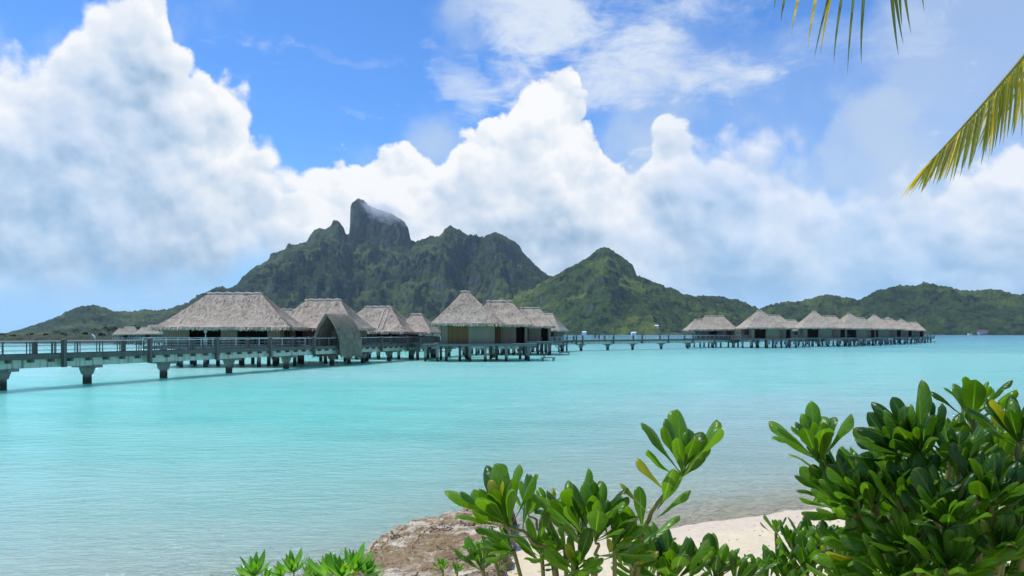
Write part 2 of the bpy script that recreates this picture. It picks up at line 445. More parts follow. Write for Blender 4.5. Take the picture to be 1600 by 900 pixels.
# ------------------------------------------------------------- hills
def silhouette(pts):
    p = np.array(pts, float)
    return (p[:, 0] - 800) / F, (HZ - p[:, 1]) / F
HILLS = []
def hill(name, sil, base, yr, wf, wb, u0, u1, nu, seed, canopy=6.0, label=None, mat=None, spur=0.3, power=1.15, thick=120.0, foot=0.0):
    """sil: photo points of the skyline, base: photo points of the foot of the crags; yr: depth of the ridge"""
    us, vs_ = silhouette(sil)
    u = np.linspace(u0, u1, nu)
    du = perlin(u * 260 + seed, u * 0 + seed) * 0.0006
    el = np.interp(u + du, us, vs_)
    el = el + (0.0016 * fbm(u * 190 + seed, u * 0 + 1.7, 4) + 0.0006 * perlin(u * 900 + seed, u * 0)) * np.clip(el * 40, 0, 1)
    if base is None: elb = el.copy()
    else:
        ub, vb = silhouette(base)
        elb = np.minimum(np.interp(u, ub, vb), el)
    ridge_y = yr * (1 + 0.05 * perlin(u * 6 + seed, u * 0 + .3))
    step = 7.0
    nf_ = int(wf * 1.25 / step); nbk = 40
    tt = np.concatenate([np.linspace(1.25, 0, nf_), -np.linspace(0, 1, nbk + 1)[1:]])
    T, U = np.meshgrid(tt, u, indexing='ij')
    RY = np.broadcast_to(ridge_y, T.shape)
    Yg = np.where(T >= 0, RY - T * wf, RY - T * wb)
    Xg = U * Yg
    Hs = el * ridge_y; Hb = elb * ridge_y
    HB = np.broadcast_to(Hb, T.shape); HC = np.broadcast_to(Hs - Hb, T.shape)
    # front slope with spurs and ravines
    ta = np.abs(T)
    n1 = ridged(Xg / 420 + seed, Yg / 1100 + seed * 1.7, 4)
    n2 = fbm(Xg / 150 + seed, Yg / 260, 4)
    k = np.clip(ta * 3.0, 0, 1) * np.clip((1.3 - ta) * 2, 0, 1)
    n3 = ridged(Xg / 150 + seed * 2, Yg / 420 + seed, 3)
    tw = ta - spur * (n1 - 0.35) * k * 1.0 - 0.10 * (n3 - .3) * k - 0.12 * n2 * k
    tw = np.maximum(tw, ta * 0.25)
    z = HB * (1 - np.clip(tw, 0, 1.4)) ** 1 if power == 1 else HB * np.sign(1 - tw) * np.abs(1 - tw) ** power
    tr_ = z / (46 + 10 * math.sin(seed)) + 1.6 * fbm(Xg / 300 + 3, Yg / 300, 3) + .5 * fbm(Xg / 60, Yg / 60, 2)
    z = z + 15 * (np.abs((tr_ % 1.0) - .78) ** .6 - .5) * np.clip(ta * 6, 0, 1) * np.clip(z / 60, 0, 1)
    # crags: a thick wall of rock with a fluted front
    dist = np.abs(Yg - RY)
    fl = thick * (1 + 0.30 * fbm(U * 55 + seed, U * 0 + 3.1, 3) + 0.25 * fbm(Xg / 60, Yg / 60 + seed, 3))
    zr = 1 - np.clip((dist - fl * 0.35) / 110.0, 0, 1)
    zr = np.clip(zr + 0.16 * fbm(Xg / 38 + 5, Yg / 38, 3) * np.clip(4 * zr * (1 - zr), 0, 1), 0, 1)
    zr = zr ** 0.8
    z = z + HC * zr
    land = sstep(z, -4, 6)
    can = 0.5 * (1 - 1.6 * np.abs(perlin(Xg / 34, Yg / 34))) + 0.35 * (1 - 1.5 * np.abs(perlin(Xg / 15, Yg / 15))) + .15 * perlin(Xg / 7, Yg / 7)
    can = can + .8 * fbm(Xg / 90, Yg / 90 + 3, 3)
    low_ = 1 - 0.6 * zr * sstep(HC, 20, 60)
    z = z + (can * canopy * low_) * land - canopy * 0.75 * (1 - sstep(T, 0.0, 0.04)) * (T >= 0)
    z = z + foot * land * sstep(T, 0.3, 0.8)
    cut = sstep(T, 1.0, 1.22)
    z = z * (1 - cut) - 12 * cut
    z = np.maximum(z, -3.0)
    Z = z + 0.0
    Z = np.where(z > -2.9, Z + EYE * np.clip(1 - ta, 0, 1), Z)
    me = mesh_from(name, np.stack([Xg, Yg, Z], -1).reshape(-1, 3), grid_faces(T.shape[0], T.shape[1]))
    crag = (zr * sstep(HC, 25, 80))
    attr(me, 'crag', crag)
    o = link(name, me, mat, smooth=True)
    tag(o, kind='structure')
    HILLS.append((Xg, Yg, Z))
    return o
def hill_z(x, y):
    best = -5
    for Xg, Yg, Z in HILLS:
        d = (Xg - x) ** 2 + (Yg - y) ** 2
        i = np.argmin(d)
        if d.flat[i] < 30 ** 2: best = max(best, Z.flat[i])
    return best

def forest_mat(name, dark, mid, light, meadow=0.0, rock=(.022, .030, .032)):
    t = material(name)
    geo = t.node('ShaderNodeNewGeometry'); pos = geo.outputs['Position']
    nz = t.node('ShaderNodeSeparateXYZ'); t.l.new(geo.outputs['Normal'], nz.inputs[0])
    a = t.noise(pos, 0.022, 7, 0.8)
    b = t.noise(pos, 0.004, 4, 0.6)
    c_ = t.noise(pos, 0.012, 4, 0.6)
    col = t.mix(t.mr(a, .40, .57), dark, mid)
    col = t.mix(t.m('MULTIPLY', t.mr(b, .48, .62), t.mr(a, .3, .6)), col, light)
    if meadow > 0:
        mm = t.m('MULTIPLY', t.mr(c_, .58, .68), t.mr(b, .46, .56))
        col = t.mix(t.m('MULTIPLY', mm, meadow), col, (.13, .17, .035))
    at = t.node('ShaderNodeAttribute', attribute_name='crag')
    steep = t.mr(nz.outputs[2], .38, .62, 1.0, 0.0)
    rk = t.m('MAXIMUM', t.m('MULTIPLY', steep, t.mr(c_, .34, .50)), t.m('MULTIPLY', at.outputs['Fac'], t.mr(nz.outputs[2], .5, .8, 1.0, 0.25)))
    rn = t.noise(t.map(pos, scale=(.035, .035, .007)), 1.0, 6, 0.7)
    rockc = t.mix(t.mr(rn, .42, .60), rock, tuple(x * 4.0 for x in rock))
    rockc = t.mix(t.mr(a, .52, .60, 0, .7), rockc, mid)
    col = t.mix(rk, col, rockc)
    t.put(t.bs.inputs['Base Color'], col)
    t.put(t.bs.inputs['Roughness'], 0.9)
    t.put(t.bs.inputs['Specular IOR Level'], 0.15)
    t.put(t.bs.inputs['Normal'], t.bump(t.noise(pos, .05, 5, .75), 1.0, 22.0))
    return t.mat
m_far = forest_mat('far_forest', (.006, .019, .009), (.044, .080, .022), (.100, .145, .034), .5)
m_main = forest_mat('mountain_forest', (.004, .013, .008), (.032, .062, .020), (.090, .130, .034), .6)  # the cloud shadow over the massif is put into these darker greens
m_near = forest_mat('near_forest', (.006, .021, .007), (.054, .098, .018), (.145, .195, .032), 1.0)

hill('hill_left', [(-700, 530), (-300, 530), (-60, 526), (0, 523), (30, 518), (60, 508), (90, 497), (112, 485), (125, 480), (145, 477), (162, 481), (180, 488), (205, 490), (222, 484),
     (240, 486), (262, 484), (290, 476), (330, 470), (420, 470), (560, 475), (700, 500), (800, 522)],
     None, 3700, 800, 500, -.95, -.05, 760, 3.3, canopy=11, mat=m_far, spur=.35, foot=6)
hill('mountain', [(120, 524), (250, 500), (300, 470), (330, 455), (336, 450), (350, 449), (358, 452), (372, 445), (380, 431), (400, 417), (421, 403), (423, 394), (432, 392), (447, 388), (450, 378), (458, 380), (478, 379),
     (484, 368), (492, 357), (500, 354), (508, 357), (517, 352), (521, 344), (530, 345), (537, 356), (541, 366), (545, 364), (547, 345), (547, 322), (551, 314), (560, 308), (568, 311), (577, 320), (590, 326), (603, 331),
     (618, 337), (632, 345), (638, 356), (642, 372), (650, 376), (665, 371), (672, 368), (680, 371), (690, 366), (694, 357), (703, 352), (712, 359), (722, 364), (738, 371), (752, 373), (762, 366), (772, 362), (785, 366), (800, 372),
     (812, 381), (817, 396), (830, 408), (842, 421), (858, 434), (900, 455), (960, 480), (1040, 505), (1120, 524)],
     [(120, 524), (330, 458), (372, 449), (422, 412), (450, 396), (478, 388), (500, 376), (520, 372), (541, 380), (550, 392), (575, 384), (600, 390), (640, 394), (655, 378), (690, 369), (704, 364), (740, 374), (775, 378), (800, 388), (818, 406), (838, 420), (858, 436), (900, 455), (1120, 524)],
     4250, 1500, 700, -.50, .24, 900, 11.7, canopy=17, mat=m_main, spur=.42, power=1.1, thick=130, foot=8)
hill('hill_centre', [(500, 524), (640, 505), (740, 482), (800, 466), (835, 450), (858, 437), (880, 425), (900, 414), (920, 403), (932, 393), (944, 387), (952, 391), (965, 398), (978, 405), (987, 413), (992, 424), (995, 432), (1012, 438),
     (1035, 448), (1060, 460), (1085, 465), (1105, 464), (1150, 468), (1172, 479), (1195, 492), (1240, 508), (1290, 524)],
     [(500, 524), (640, 505), (740, 482), (858, 437), (920, 405), (944, 392), (958, 402), (970, 418), (985, 432), (1000, 438), (1035, 448), (1290, 524)],
     3000, 720, 500, -.26, .42, 800, 23.1, canopy=12, mat=m_near, spur=.38, power=1.05, thick=80, foot=6)
hill('hill_right', [(1050, 526), (1120, 508), (1180, 490), (1205, 478), (1222, 473), (1245, 474), (1262, 469), (1280, 464), (1300, 462), (1322, 467), (1345, 472), (1358, 463), (1370, 455), (1395, 449), (1428, 447), (1437, 446), (1443, 440), (1452, 443), (1465, 448), (1500, 453),
     (1545, 456), (1575, 459), (1600, 461), (1700, 455), (1850, 470), (2050, 500), (2200, 524)],
     None, 2700, 560, 500, .18, 1.15, 900, 31.9, canopy=11, mat=m_far, spur=.38, foot=8)

# ------------------------------------------------------------- humid air
mb_ = [(-26000, -400, -4), (26000, -400, -4), (26000, 24000, -4), (-26000, 24000, -4), (-26000, -400, 800), (26000, -400, 800), (26000, 24000, 800), (-26000, 24000, 800)]
me = bpy.data.meshes.new('haze'); me.from_pydata(mb_, [], [(0, 3, 2, 1), (4, 5, 6, 7), (0, 1, 5, 4), (1, 2, 6, 5), (2, 3, 7, 6), (3, 0, 4, 7)]); me.update()
hm = bpy.data.materials.new('haze'); hm.use_nodes = True
H_ = NT(hm.node_tree); H_.n.clear()
ho = H_.node('ShaderNodeOutputMaterial'); hv = H_.node('ShaderNodeVolumePrincipled')
hv.inputs['Color'].default_value = (.78, .90, 1.0, 1); hv.inputs['Density'].default_value = 2.8e-5; hv.inputs['Anisotropy'].default_value = 0.0
H_.l.new(hv.outputs[0], ho.inputs['Volume'])
o = link('haze', me, hm); tag(o, kind='stuff', label='thin humid haze over the lagoon and the hills')

def summit_cloud(px, py, Z, rx, rz, ry, rot, seed, dens):
    bm = bmesh.new(); bmesh.ops.create_icosphere(bm, subdivisions=3, radius=1.0)
    me = bpy.data.meshes.new('summit_cloud'); bm.to_mesh(me); bm.free()
    t = material('summit_cloud'); t.n.remove(t.bs)
    tcd = t.node('ShaderNodeTexCoord'); ob = tcd.outputs['Object']
    ln = t.node('ShaderNodeVectorMath', operation='LENGTH'); t.l.new(ob, ln.inputs[0])
    n = t.noise(t.map(ob, scale=(1.6, 1.6, 1.1), loc=(seed, 0, 0)), 1.5, 4, .6)
    f = t.m('SUBTRACT', t.m('ADD', t.m('SUBTRACT', 1.0, ln.outputs['Value']), t.m('MULTIPLY', t.m('SUBTRACT', n, .5), 2.6)), .22)
    f = t.m('MULTIPLY', t.mr(f, 0, .8), dens)
    v = t.node('ShaderNodeVolumePrincipled'); v.inputs['Color'].default_value = (.96, .97, 1, 1); v.inputs['Anisotropy'].default_value = .2
    t.l.new(f, v.inputs['Density']); t.l.new(v.outputs[0], t.out.inputs['Volume'])
    o = link('summit_cloud', me, t.mat)
    o.location = ((px - 800) / F * Z, Z, EYE + (HZ - py) / F * Z); o.scale = (rx, ry, rz); o.rotation_euler = (0, rot, 0)
    tag(o, 'thin white cloud wisp clinging to the right shoulder of the rocky peak', kind='stuff')
    t.mat.cycles.volume_sampling = 'DISTANCE'
    o.data.materials[0].cycles.volume_step_rate = 1.0
summit_cloud(598, 328, 3990, 185, 66, 150, R(22), 0.0, .013)

# low wooded islet close by on the left, behind the walkway
nx_, ny_ = 420, 60
X1 = np.linspace(-520, -136, nx_); Y1 = np.linspace(300, 420, ny_)
XX, YY = np.meshgrid(X1, Y1)
edge_ = sstep(YY + 4 * fbm(XX / 22, YY / 22, 3), 309, 316) * sstep(-XX + 9 * fbm(YY / 20, XX / 20 + 4, 3), 142, 156)
zz_ = -1.5 + edge_ * (2.0 + .6 * fbm(XX / 12, YY / 12, 3))
wood = sstep(YY + 4 * fbm(XX / 15, YY / 15, 3), 318, 323) * sstep(-XX, 152, 166)
zz_ = zz_ + wood * (1.6 + 2.0 * np.abs(fbm(XX / 7, YY / 7, 3)) + 1.5 * fbm(XX / 25, YY / 25, 2) + .8 * np.abs(perlin(XX / 2.2, YY / 2.2)))
me = mesh_from('islet', np.stack([XX, YY, zz_], -1).reshape(-1, 3), grid_faces(ny_, nx_)); attr(me, 'crag', np.zeros(nx_ * ny_))
t = material('islet_scrub')
geo = t.node('ShaderNodeNewGeometry'); pos = geo.outputs['Position']; sp = t.node('ShaderNodeSeparateXYZ'); t.l.new(pos, sp.inputs[0])
a_ = t.noise(pos, .5, 5, .7)
c_ = t.mix(t.mr(a_, .38, .6), (.010, .020, .010), (.040, .062, .018))
c_ = t.mix(t.mr(sp.outputs[2], .9, 1.3, 1, 0), c_, (.035, .035, .025))
t.put(t.bs.inputs['Base Color'], c_); t.put(t.bs.inputs['Roughness'], .9); t.put(t.bs.inputs['Normal'], t.bump(a_, 1.0, 1.0))
tag(link('islet', me, t.mat, smooth=True), kind='structure')

# ============================================================= materials of the village
def thatch_mat(name, a, b, c):
    t = material(name)
    tcd = t.node('ShaderNodeTexCoord'); ob = tcd.outputs['Object']
    n1 = t.noise(ob, 0.6, 5, 0.65); n2 = t.noise(ob, 2.6, 5, 0.8); n3 = t.noise(t.map(ob, scale=(4, 4, 1.0)), 1.2, 5, 0.75)
    col = t.mix(t.mr(n1, .35, .65), a, b)
    col = t.mix(t.mr(n3, .46, .70), col, c)
    col = t.mix(t.mr(n2, .54, .64, 0, .75), col, tuple(x * .38 for x in a))
    oi = t.node('ShaderNodeObjectInfo')
    col = t.mix(t.m('MULTIPLY', oi.outputs['Random'], .35), col, tuple(x * 1.15 for x in b))
    t.put(t.bs.inputs['Base Color'], col)
    t.put(t.bs.inputs['Roughness'], .95); t.put(t.bs.inputs['Specular IOR Level'], .1)
    t.put(t.bs.inputs['Normal'], t.bump(t.m('ADD', n3, n2), .6, .09))
    return t.mat
M_THATCH = thatch_mat('thatch', (.265, .225, .17), (.40, .34, .27), (.58, .51, .41))
M_THATCH_NEW = thatch_mat('pale_thatch', (.34, .29, .25), (.42, .37, .32), (.50, .45, .40))
def wood_mat(name, a, b, dark, boards=6.0, axis_=0, rough=.85):
    t = material(name)
    tcd = t.node('ShaderNodeTexCoord'); ob = tcd.outputs['Object']
    sp = t.node('ShaderNodeSeparateXYZ'); t.l.new(ob, sp.inputs[0])
    along = t.m('ADD', sp.outputs[0], sp.outputs[1]) if axis_ == 0 else sp.outputs[2]
    fr = t.m('FRACT', t.m('MULTIPLY', along, boards))
    gap = t.mr(t.m('ABSOLUTE', t.m('SUBTRACT', fr, .5)), .40, .5)
    fl = t.m('FLOOR', t.m('MULTIPLY', along, boards))
    wn = t.node('ShaderNodeTexWhiteNoise', noise_dimensions='1D'); t.l.new(fl, wn.inputs['W'])
    grain = t.noise(t.map(ob, scale=(6, 6, .8)), 2.0, 5, .65)
    col = t.mix(t.m('ADD', t.m('MULTIPLY', wn.outputs[0], .5), t.m('MULTIPLY', grain, .5)), a, b)
    col = t.mix(gap, col, dark)
    t.put(t.bs.inputs['Base Color'], col); t.put(t.bs.inputs['Roughness'], rough)
    t.put(t.bs.inputs['Specular IOR Level'], .25)
    t.put(t.bs.inputs['Normal'], t.bump(t.m('SUBTRACT', grain, gap), .5, .03))
    return t.mat
M_WALL = wood_mat('weathered_board', (.20, .165, .12), (.30, .255, .19), (.04, .03, .02), 5.0)
M_WALL2 = wood_mat('bamboo_screen', (.19, .165, .125), (.27, .24, .18), (.03, .03, .03), 9.0)
M_DARKWOOD = wood_mat('dark_timber', (.105, .098, .085), (.17, .16, .14), (.02, .02, .02), 4.0)
M_BROWN = wood_mat('brown_shutter', (.13, .075, .03), (.20, .12, .05), (.05, .03, .015), 3.0)
M_RAIL = wood_mat('grey_rail', (.46, .47, .46), (.58, .59, .57), (.25, .25, .25), 0.4, 2)
M_DECK = wood_mat('deck_board', (.13, .145, .15), (.20, .215, .22), (.04, .04, .04), 6.0)
def concrete_mat(name, a, b, stain, tide=True):
    t = material(name)
    geo = t.node('ShaderNodeNewGeometry'); pos = geo.outputs['Position']
    sp = t.node('ShaderNodeSeparateXYZ'); t.l.new(pos, sp.inputs[0])
    n = t.noise(pos, 1.1, 5, .6); st = t.noise(t.map(pos, scale=(3.2, 3.2, .35)), 1.0, 5, .7)
    col = t.mix(n, a, b)
    col = t.mix(t.mr(st, .50, .66, 0, .85), col, stain)
    if tide:
        zn = t.m('ADD', sp.outputs[2], t.m('MULTIPLY', n, .25))
        col = t.mix(t.mr(zn, .55, 1.0, 1, 0), col, tuple(x * .35 for x in stain))
    t.put(t.bs.inputs['Base Color'], col); t.put(t.bs.inputs['Roughness'], .85)
    t.put(t.bs.inputs['Normal'], t.bump(st, .3, .03))
    return t.mat
M_CONC = concrete_mat('stained_concrete', (.46, .48, .40), (.60, .61, .52), (.15, .14, .12), False)
M_PILE = concrete_mat('pile_concrete', (.20, .195, .17), (.29, .28, .25), (.10, .095, .085))
def plain(name, c, rough=.6, spec=.4):
    t = material(name)
    geo = t.node('ShaderNodeNewGeometry')
    n = t.noise(geo.outputs['Position'], 3.0, 4, .6)
    t.put(t.bs.inputs['Base Color'], t.mix(n, tuple(x * .8 for x in c), tuple(min(1, x * 1.15) for x in c)))
    t.put(t.bs.inputs['Roughness'], rough); t.put(t.bs.inputs['Specular IOR Level'], spec)
    return t.mat
M_WHITE = plain('white_paint', (.75, .76, .76))
M_INTERIOR_SHADE = plain('interior_shade', (.03, .022, .016), .8)
M_GLASS = plain('dark_glass', (.02, .03, .035), .12, .6)

# ============================================================= mesh builder
class MB:
    def __init__(self): self.v = []; self.f = []
    def box(self, x0, x1, y0, y1, z0, z1):
        b = len(self.v)
        self.v += [(x0, y0, z0), (x1, y0, z0), (x1, y1, z0), (x0, y1, z0), (x0, y0, z1), (x1, y0, z1), (x1, y1, z1), (x0, y1, z1)]
        self.f += [tuple(b + i for i in q) for q in ((0, 3, 2, 1), (4, 5, 6, 7), (0, 1, 5, 4), (1, 2, 6, 5), (2, 3, 7, 6), (3, 0, 4, 7))]
        return self
    def bar(self, p, q, w, h, off=(0, 0, 0)):
        """box along p->q, width w (level), height h"""
        p = Vector(p); q = Vector(q); d = (q - p).normalized()
        s = d.cross(Vector((0, 0, 1)))
        s = Vector((1, 0, 0)) if s.length < 1e-4 else s.normalized()
        u = s.cross(d)
        b = len(self.v)
        for c in (p, q):
            for i, j in ((-1, -1), (1, -1), (1, 1), (-1, 1)):
                self.v.append(tuple(c + s * (w / 2 * i) + u * (h / 2 * j)))
        self.f += [tuple(b + i for i in k) for k in ((0, 1, 2, 3), (7, 6, 5, 4), (0, 4, 5, 1), (1, 5, 6, 2), (2, 6, 7, 3), (3, 7, 4, 0))]
        return self
    def frus(self, cx, cy, z0, z1, w0, w1, d0=None, d1=None):
        d0 = d0 or w0; d1 = d1 or w1
        b = len(self.v)
        for z, w, d in ((z0, w0, d0), (z1, w1, d1)):
            self.v += [(cx - w / 2, cy - d / 2, z), (cx + w / 2, cy - d / 2, z), (cx + w / 2, cy + d / 2, z), (cx - w / 2, cy + d / 2, z)]
        self.f += [tuple(b + i for i in q) for q in ((0, 3, 2, 1), (4, 5, 6, 7), (0, 1, 5, 4), (1, 2, 6, 5), (2, 3, 7, 6), (3, 0, 4, 7))]
        return self
    def build(self, name, mat, parent=None, bevel=0.0):
        me = bpy.data.meshes.new(name)
        me.from_pydata(self.v, [], self.f); me.update()
        o = link(name, me, mat, parent)
        if bevel > 0:
            m = o.modifiers.new('bevel', 'BEVEL'); m.width = bevel; m.segments = 1; m.limit_method = 'ANGLE'
        return o

def tube(pts, radii, n=7):
    """verts, faces of a tube through pts"""
    V = []; Fc = []
    up = Vector((0.3, 0.2, 1)).normalized()
    for i, p in enumerate(pts):
        p = Vector(p)
        a = Vector(pts[max(0, i - 1)]); b = Vector(pts[min(len(pts) - 1, i + 1)])
        d = (b - a)
        d = d.normalized() if d.length > 1e-9 else Vector((0, 0, 1))
        s = d.cross(up); s = s.normalized() if s.length > 1e-3 else Vector((1, 0, 0))
        w = s.cross(d)
        for k in range(n):
            an = 2 * math.pi * k / n
            V.append(tuple(p + (s * math.cos(an) + w * math.sin(an)) * radii[i]))
    for i in range(len(pts) - 1):
        for k in range(n):
            Fc.append((i * n + k, i * n + (k + 1) % n, (i + 1) * n + (k + 1) % n, (i + 1) * n + k))
    return V, Fc
def join_vf(parts):
    V = []; Fc = []
    for v, f in parts:
        b = len(V); V += list(v); Fc += [tuple(i + b for i in q) for q in f]
    return V, Fc

# ------------------------------------------------------------- thatched hip roof
def roof_mesh(name, w, d, ridge, H, z0, cx=0.0, cy=0.0, cell=0.35, seed=0, tufts=10.0, ridge_axis='x', flare=1.12):
    """hip roof over a w x d eave rectangle with a ridge of the given length; shaggy eaves; straw tufts"""
    rnd = random.Random(seed + 5)
    if ridge_axis == 'x': r0, r1 = (-ridge / 2, 0), (ridge / 2, 0)
    else: r0, r1 = (0, -ridge / 2), (0, ridge / 2)
    C = [(-w / 2, -d / 2), (w / 2, -d / 2), (w / 2, d / 2), (-w / 2, d / 2)]
    if ridge_axis == 'x': T = [r0, r1, r1, r0]
    else: T = [r0, r0, r1, r1]
    V = []; Fc = []
    slope = math.hypot(min(w, d) / 2, H)
    nt = max(4, int(slope / cell))
    tuft_src = []
    for k in range(4):
        a = C[k]; b = C[(k + 1) % 4]; ta = T[k]; tb = T[(k + 1) % 4]
        ns = max(6, int(math.dist(a, b) / cell))
        base = len(V)
        nx, ny = ((0, -1), (1, 0), (0, 1), (-1, 0))[k]
        rows = [('in', 0), ('drip', 0)] + [('s', j / nt) for j in range(nt + 1)]
        for kind, t_ in rows:
            for i in range(ns + 1):
                s = i / ns
                ex = a[0] + (b[0] - a[0]) * s; ey = a[1] + (b[1] - a[1]) * s
                rx = ta[0] + (tb[0] - ta[0]) * s; ry = ta[1] + (tb[1] - ta[1]) * s
                # rounded corners in plan near the eaves
                q = 1 - 0.055 * (abs(2 * s - 1) ** 6) * (1 - t_)
                if kind == 's':
                    x = (ex * q) * (1 - t_) + rx * t_; y = (ey * q) * (1 - t_) + ry * t_
                    z = H * (t_ ** flare) - 0.10 * math.exp(-((1 - t_) / .04))
                    n_ = float(fbm(x * .8 + y * .31 + seed * 3, z * .9 + y * .53 + seed, 3))
                    z += 0.13 * n_ * (1 if t_ > 0 else .6)
                elif kind == 'drip':
                    x, y = ex * q, ey * q
                    z = -0.30 - 0.20 * float(perlin(s * ns * .9 + seed, k * 3.1)) - 0.12 * rnd.random()
                else:
                    x = (ex * q) * .93; y = (ey * q) * .93; z = -0.10
                V.append((cx + x, cy + y, z0 + z))
        nr = len(rows)
        for r in range(nr - 1):
            for i in range(ns):
                A = base + r * (ns + 1) + i
                Fc.append((A, A + 1, A + ns + 2, A + ns + 1))
        area = math.dist(a, b) * slope * .6
        tuft_src.append((k, a, b, ta, tb, int(area * tufts), (nx, ny)))
    # soffit
    b0 = len(V)
    for x, y in C: V.append((cx + x * .94, cy + y * .94, z0 - .08))
    Fc.append((b0 + 3, b0 + 2, b0 + 1, b0))
    # tufts of straw: short narrow wedges lying down the slope, plus a fringe at the eaves
    for k, a, b, ta, tb, n, (nx, ny) in tuft_src:
        L = math.dist(a, b)
        hz = math.hypot(min(w, d) / 2, H)
        dn = Vector((nx * min(w, d) / 2, ny * min(w, d) / 2, -H)).normalized()
        al = Vector((b[0] - a[0], b[1] - a[1], 0)).normalized()
        up = al.cross(dn); up = -up if up.z < 0 else up
        for _ in range(n + int(L * (6 if tufts > 0 else 0))):
            edge = _ >= n
            t_ = 0.0 if edge else rnd.random() ** 1.3 * .97
            s = rnd.random()
            ex = a[0] + (b[0] - a[0]) * s; ey = a[1] + (b[1] - a[1]) * s
            rx = ta[0] + (tb[0] - ta[0]) * s; ry = ta[1] + (tb[1] - ta[1]) * s
            x = ex * (1 - t_) * .985 + rx * t_; y = ey * (1 - t_) * .985 + ry * t_; z = H * t_ ** flare
            n_ = float(fbm(x * .8 + y * .31 + seed * 3, z * .9 + y * .53 + seed, 3)); z += .13 * n_
            p = Vector((cx + x, cy + y, z0 + z)) + up * .02
            ln = rnd.uniform(.4, .9); wd = rnd.uniform(.03, .09)
            dd = (dn + al * rnd.uniform(-.16, .16) + up * rnd.uniform(.01, .10)).normalized()
            if edge: dd = (Vector((nx * .25, ny * .25, -1)) + al * rnd.uniform(-.2, .2)).normalized(); ln = rnd.uniform(.30, .55); wd = rnd.uniform(.08, .2)
            q0 = len(V)
            V += [tuple(p - al * wd), tuple(p + al * wd), tuple(p + dd * ln + al * wd * .3), tuple(p + dd * ln - al * wd * .3)]
            Fc.append((q0, q0 + 1, q0 + 2, q0 + 3))
    me = bpy.data.meshes.new(name); me.from_pydata(V, [], Fc); me.update()
    return me
def ridge_cap(ridge, H, z0, cx=0, cy=0, axis_='x', r=.22, seed=0):
    n = max(4, int(ridge / .4) + 2)
    pts = []
    for i in range(n + 1):
        s = (i / n - .5) * (ridge + .5)
        p = (cx + s, cy, z0 + H - .08 + .07 * math.sin(i * 2.1 + seed)) if axis_ == 'x' else (cx, cy + s, z0 + H - .08 + .07 * math.sin(i * 2.1 + seed))
        pts.append(p)
    rr = [r * (.7 if i in (0, n) else 1) for i in range(n + 1)]
    v, f = tube(pts, rr, 8)
    m = len(pts)
    f.append(tuple(range(7, -1, -1))); f.append(tuple((m - 1) * 8 + i for i in range(8)))
    return v, f

# ------------------------------------------------------------- bungalow
def add_roof(rt, w, d, ridge, H, z0, cx, cy, axis_, seed, tufts, cell=.35, mat=None):
    o = link('thatched_roof', roof_mesh('thatched_roof', w, d, ridge, H, z0, cx, cy, cell, seed, tufts, axis_), mat or M_THATCH, rt)
    v, f = ridge_cap(ridge, H, z0, cx, cy, axis_, seed=seed)
    me = bpy.data.meshes.new('ridge_cap'); me.from_pydata(v, [], f); me.update()
    link('ridge_cap', me, M_THATCH_NEW, o, smooth=True)
    return o
def add_walls(rt, cx, cy, w, d, z0, z1, openings, mat=M_WALL, back=True):
    """four board walls; openings = {side: [(a, b, kind)]} with a..b along the side from -1 to 1"""
    th = .12
    mb = MB()
    for side in ('f', 'r', 'b', 'l'):
        L = w if side in 'fb' else d
        ops = sorted(openings.get(side, []))
        def seg(a, b, zl, zh, m_, inset=0.0, t2=th):
            if b - a < 1e-3: return
            if side == 'f': m_.box(cx + a, cx + b, cy - d / 2 + inset, cy - d / 2 + inset + t2, zl, zh)
            elif side == 'b': m_.box(cx + a, cx + b, cy + d / 2 - inset - t2, cy + d / 2 - inset, zl, zh)
            elif side == 'r': m_.box(cx + w / 2 - inset - t2, cx + w / 2 - inset, cy + a, cy + b, zl, zh)
            else: m_.box(cx - w / 2 + inset, cx - w / 2 + inset + t2, cy + a, cy + b, zl, zh)
        cut = (th + .003) if side in 'lr' else 0.0
        cur = -L / 2 + cut; end = L / 2 - cut
        for a, b, kind in ops:
            a *= L / 2; b *= L / 2
            a = max(a, -L / 2 + cut); b = min(b, end)
            seg(cur, a, z0, z1, mb)
            if kind == 'window':
                seg(a, b, z0, z0 + .9, mb); seg(a, b, z1 - .3, z1, mb)
                fr_ = MB(); seg(a + .01, b - .01, z0 + .9, z0 + .98, fr_, -.03, .16); seg(a + .01, b - .01, z1 - .38, z1 - .3, fr_, -.03, .16)
                seg((a + b) / 2 - .04, (a + b) / 2 + .04, z0 + .98, z1 - .38, fr_, -.03, .16)
                wo_ = fr_.build('window', M_DARKWOOD, rt)
                g = MB(); seg(a, b, z0 + .98, z1 - .38, g, .05, .03); g.build('pane', M_GLASS, wo_)
            elif kind == 'shutter':
                g = MB(); seg(a + .02, b - .02, z0 + .05, z1 - .05, g, .06, .05); g.build('shutter', M_BROWN, rt)
            elif kind == 'screen':
                g = MB(); seg(a + .02, b - .02, z0 - .35, z1 + .02, g, -.10, .08); g.build('screen_panel', M_WALL2, rt)
            elif kind == 'door':
                g = MB(); seg(a + .02, b - .02, z0 + .02, z1 - .12, g, .25, .05)
                dr = g.build('door', M_DARKWOOD, rt)
            cur = b
        seg(cur, end, z0, z1, mb)
        if ops: seg(-L / 2 + cut, end, z1 + .002, z1 + .20, mb, -.01, th + .02)
    mb.build('wall', mat, rt)
    # near-black sheet across the room: painted shade seen through the open bays
    MB().box(cx - w / 2 + .3, cx + w / 2 - .3, cy + .2, cy + .28, z0 + .02, z1 - .02).build('shade_sheet', M_INTERIOR_SHADE, rt)
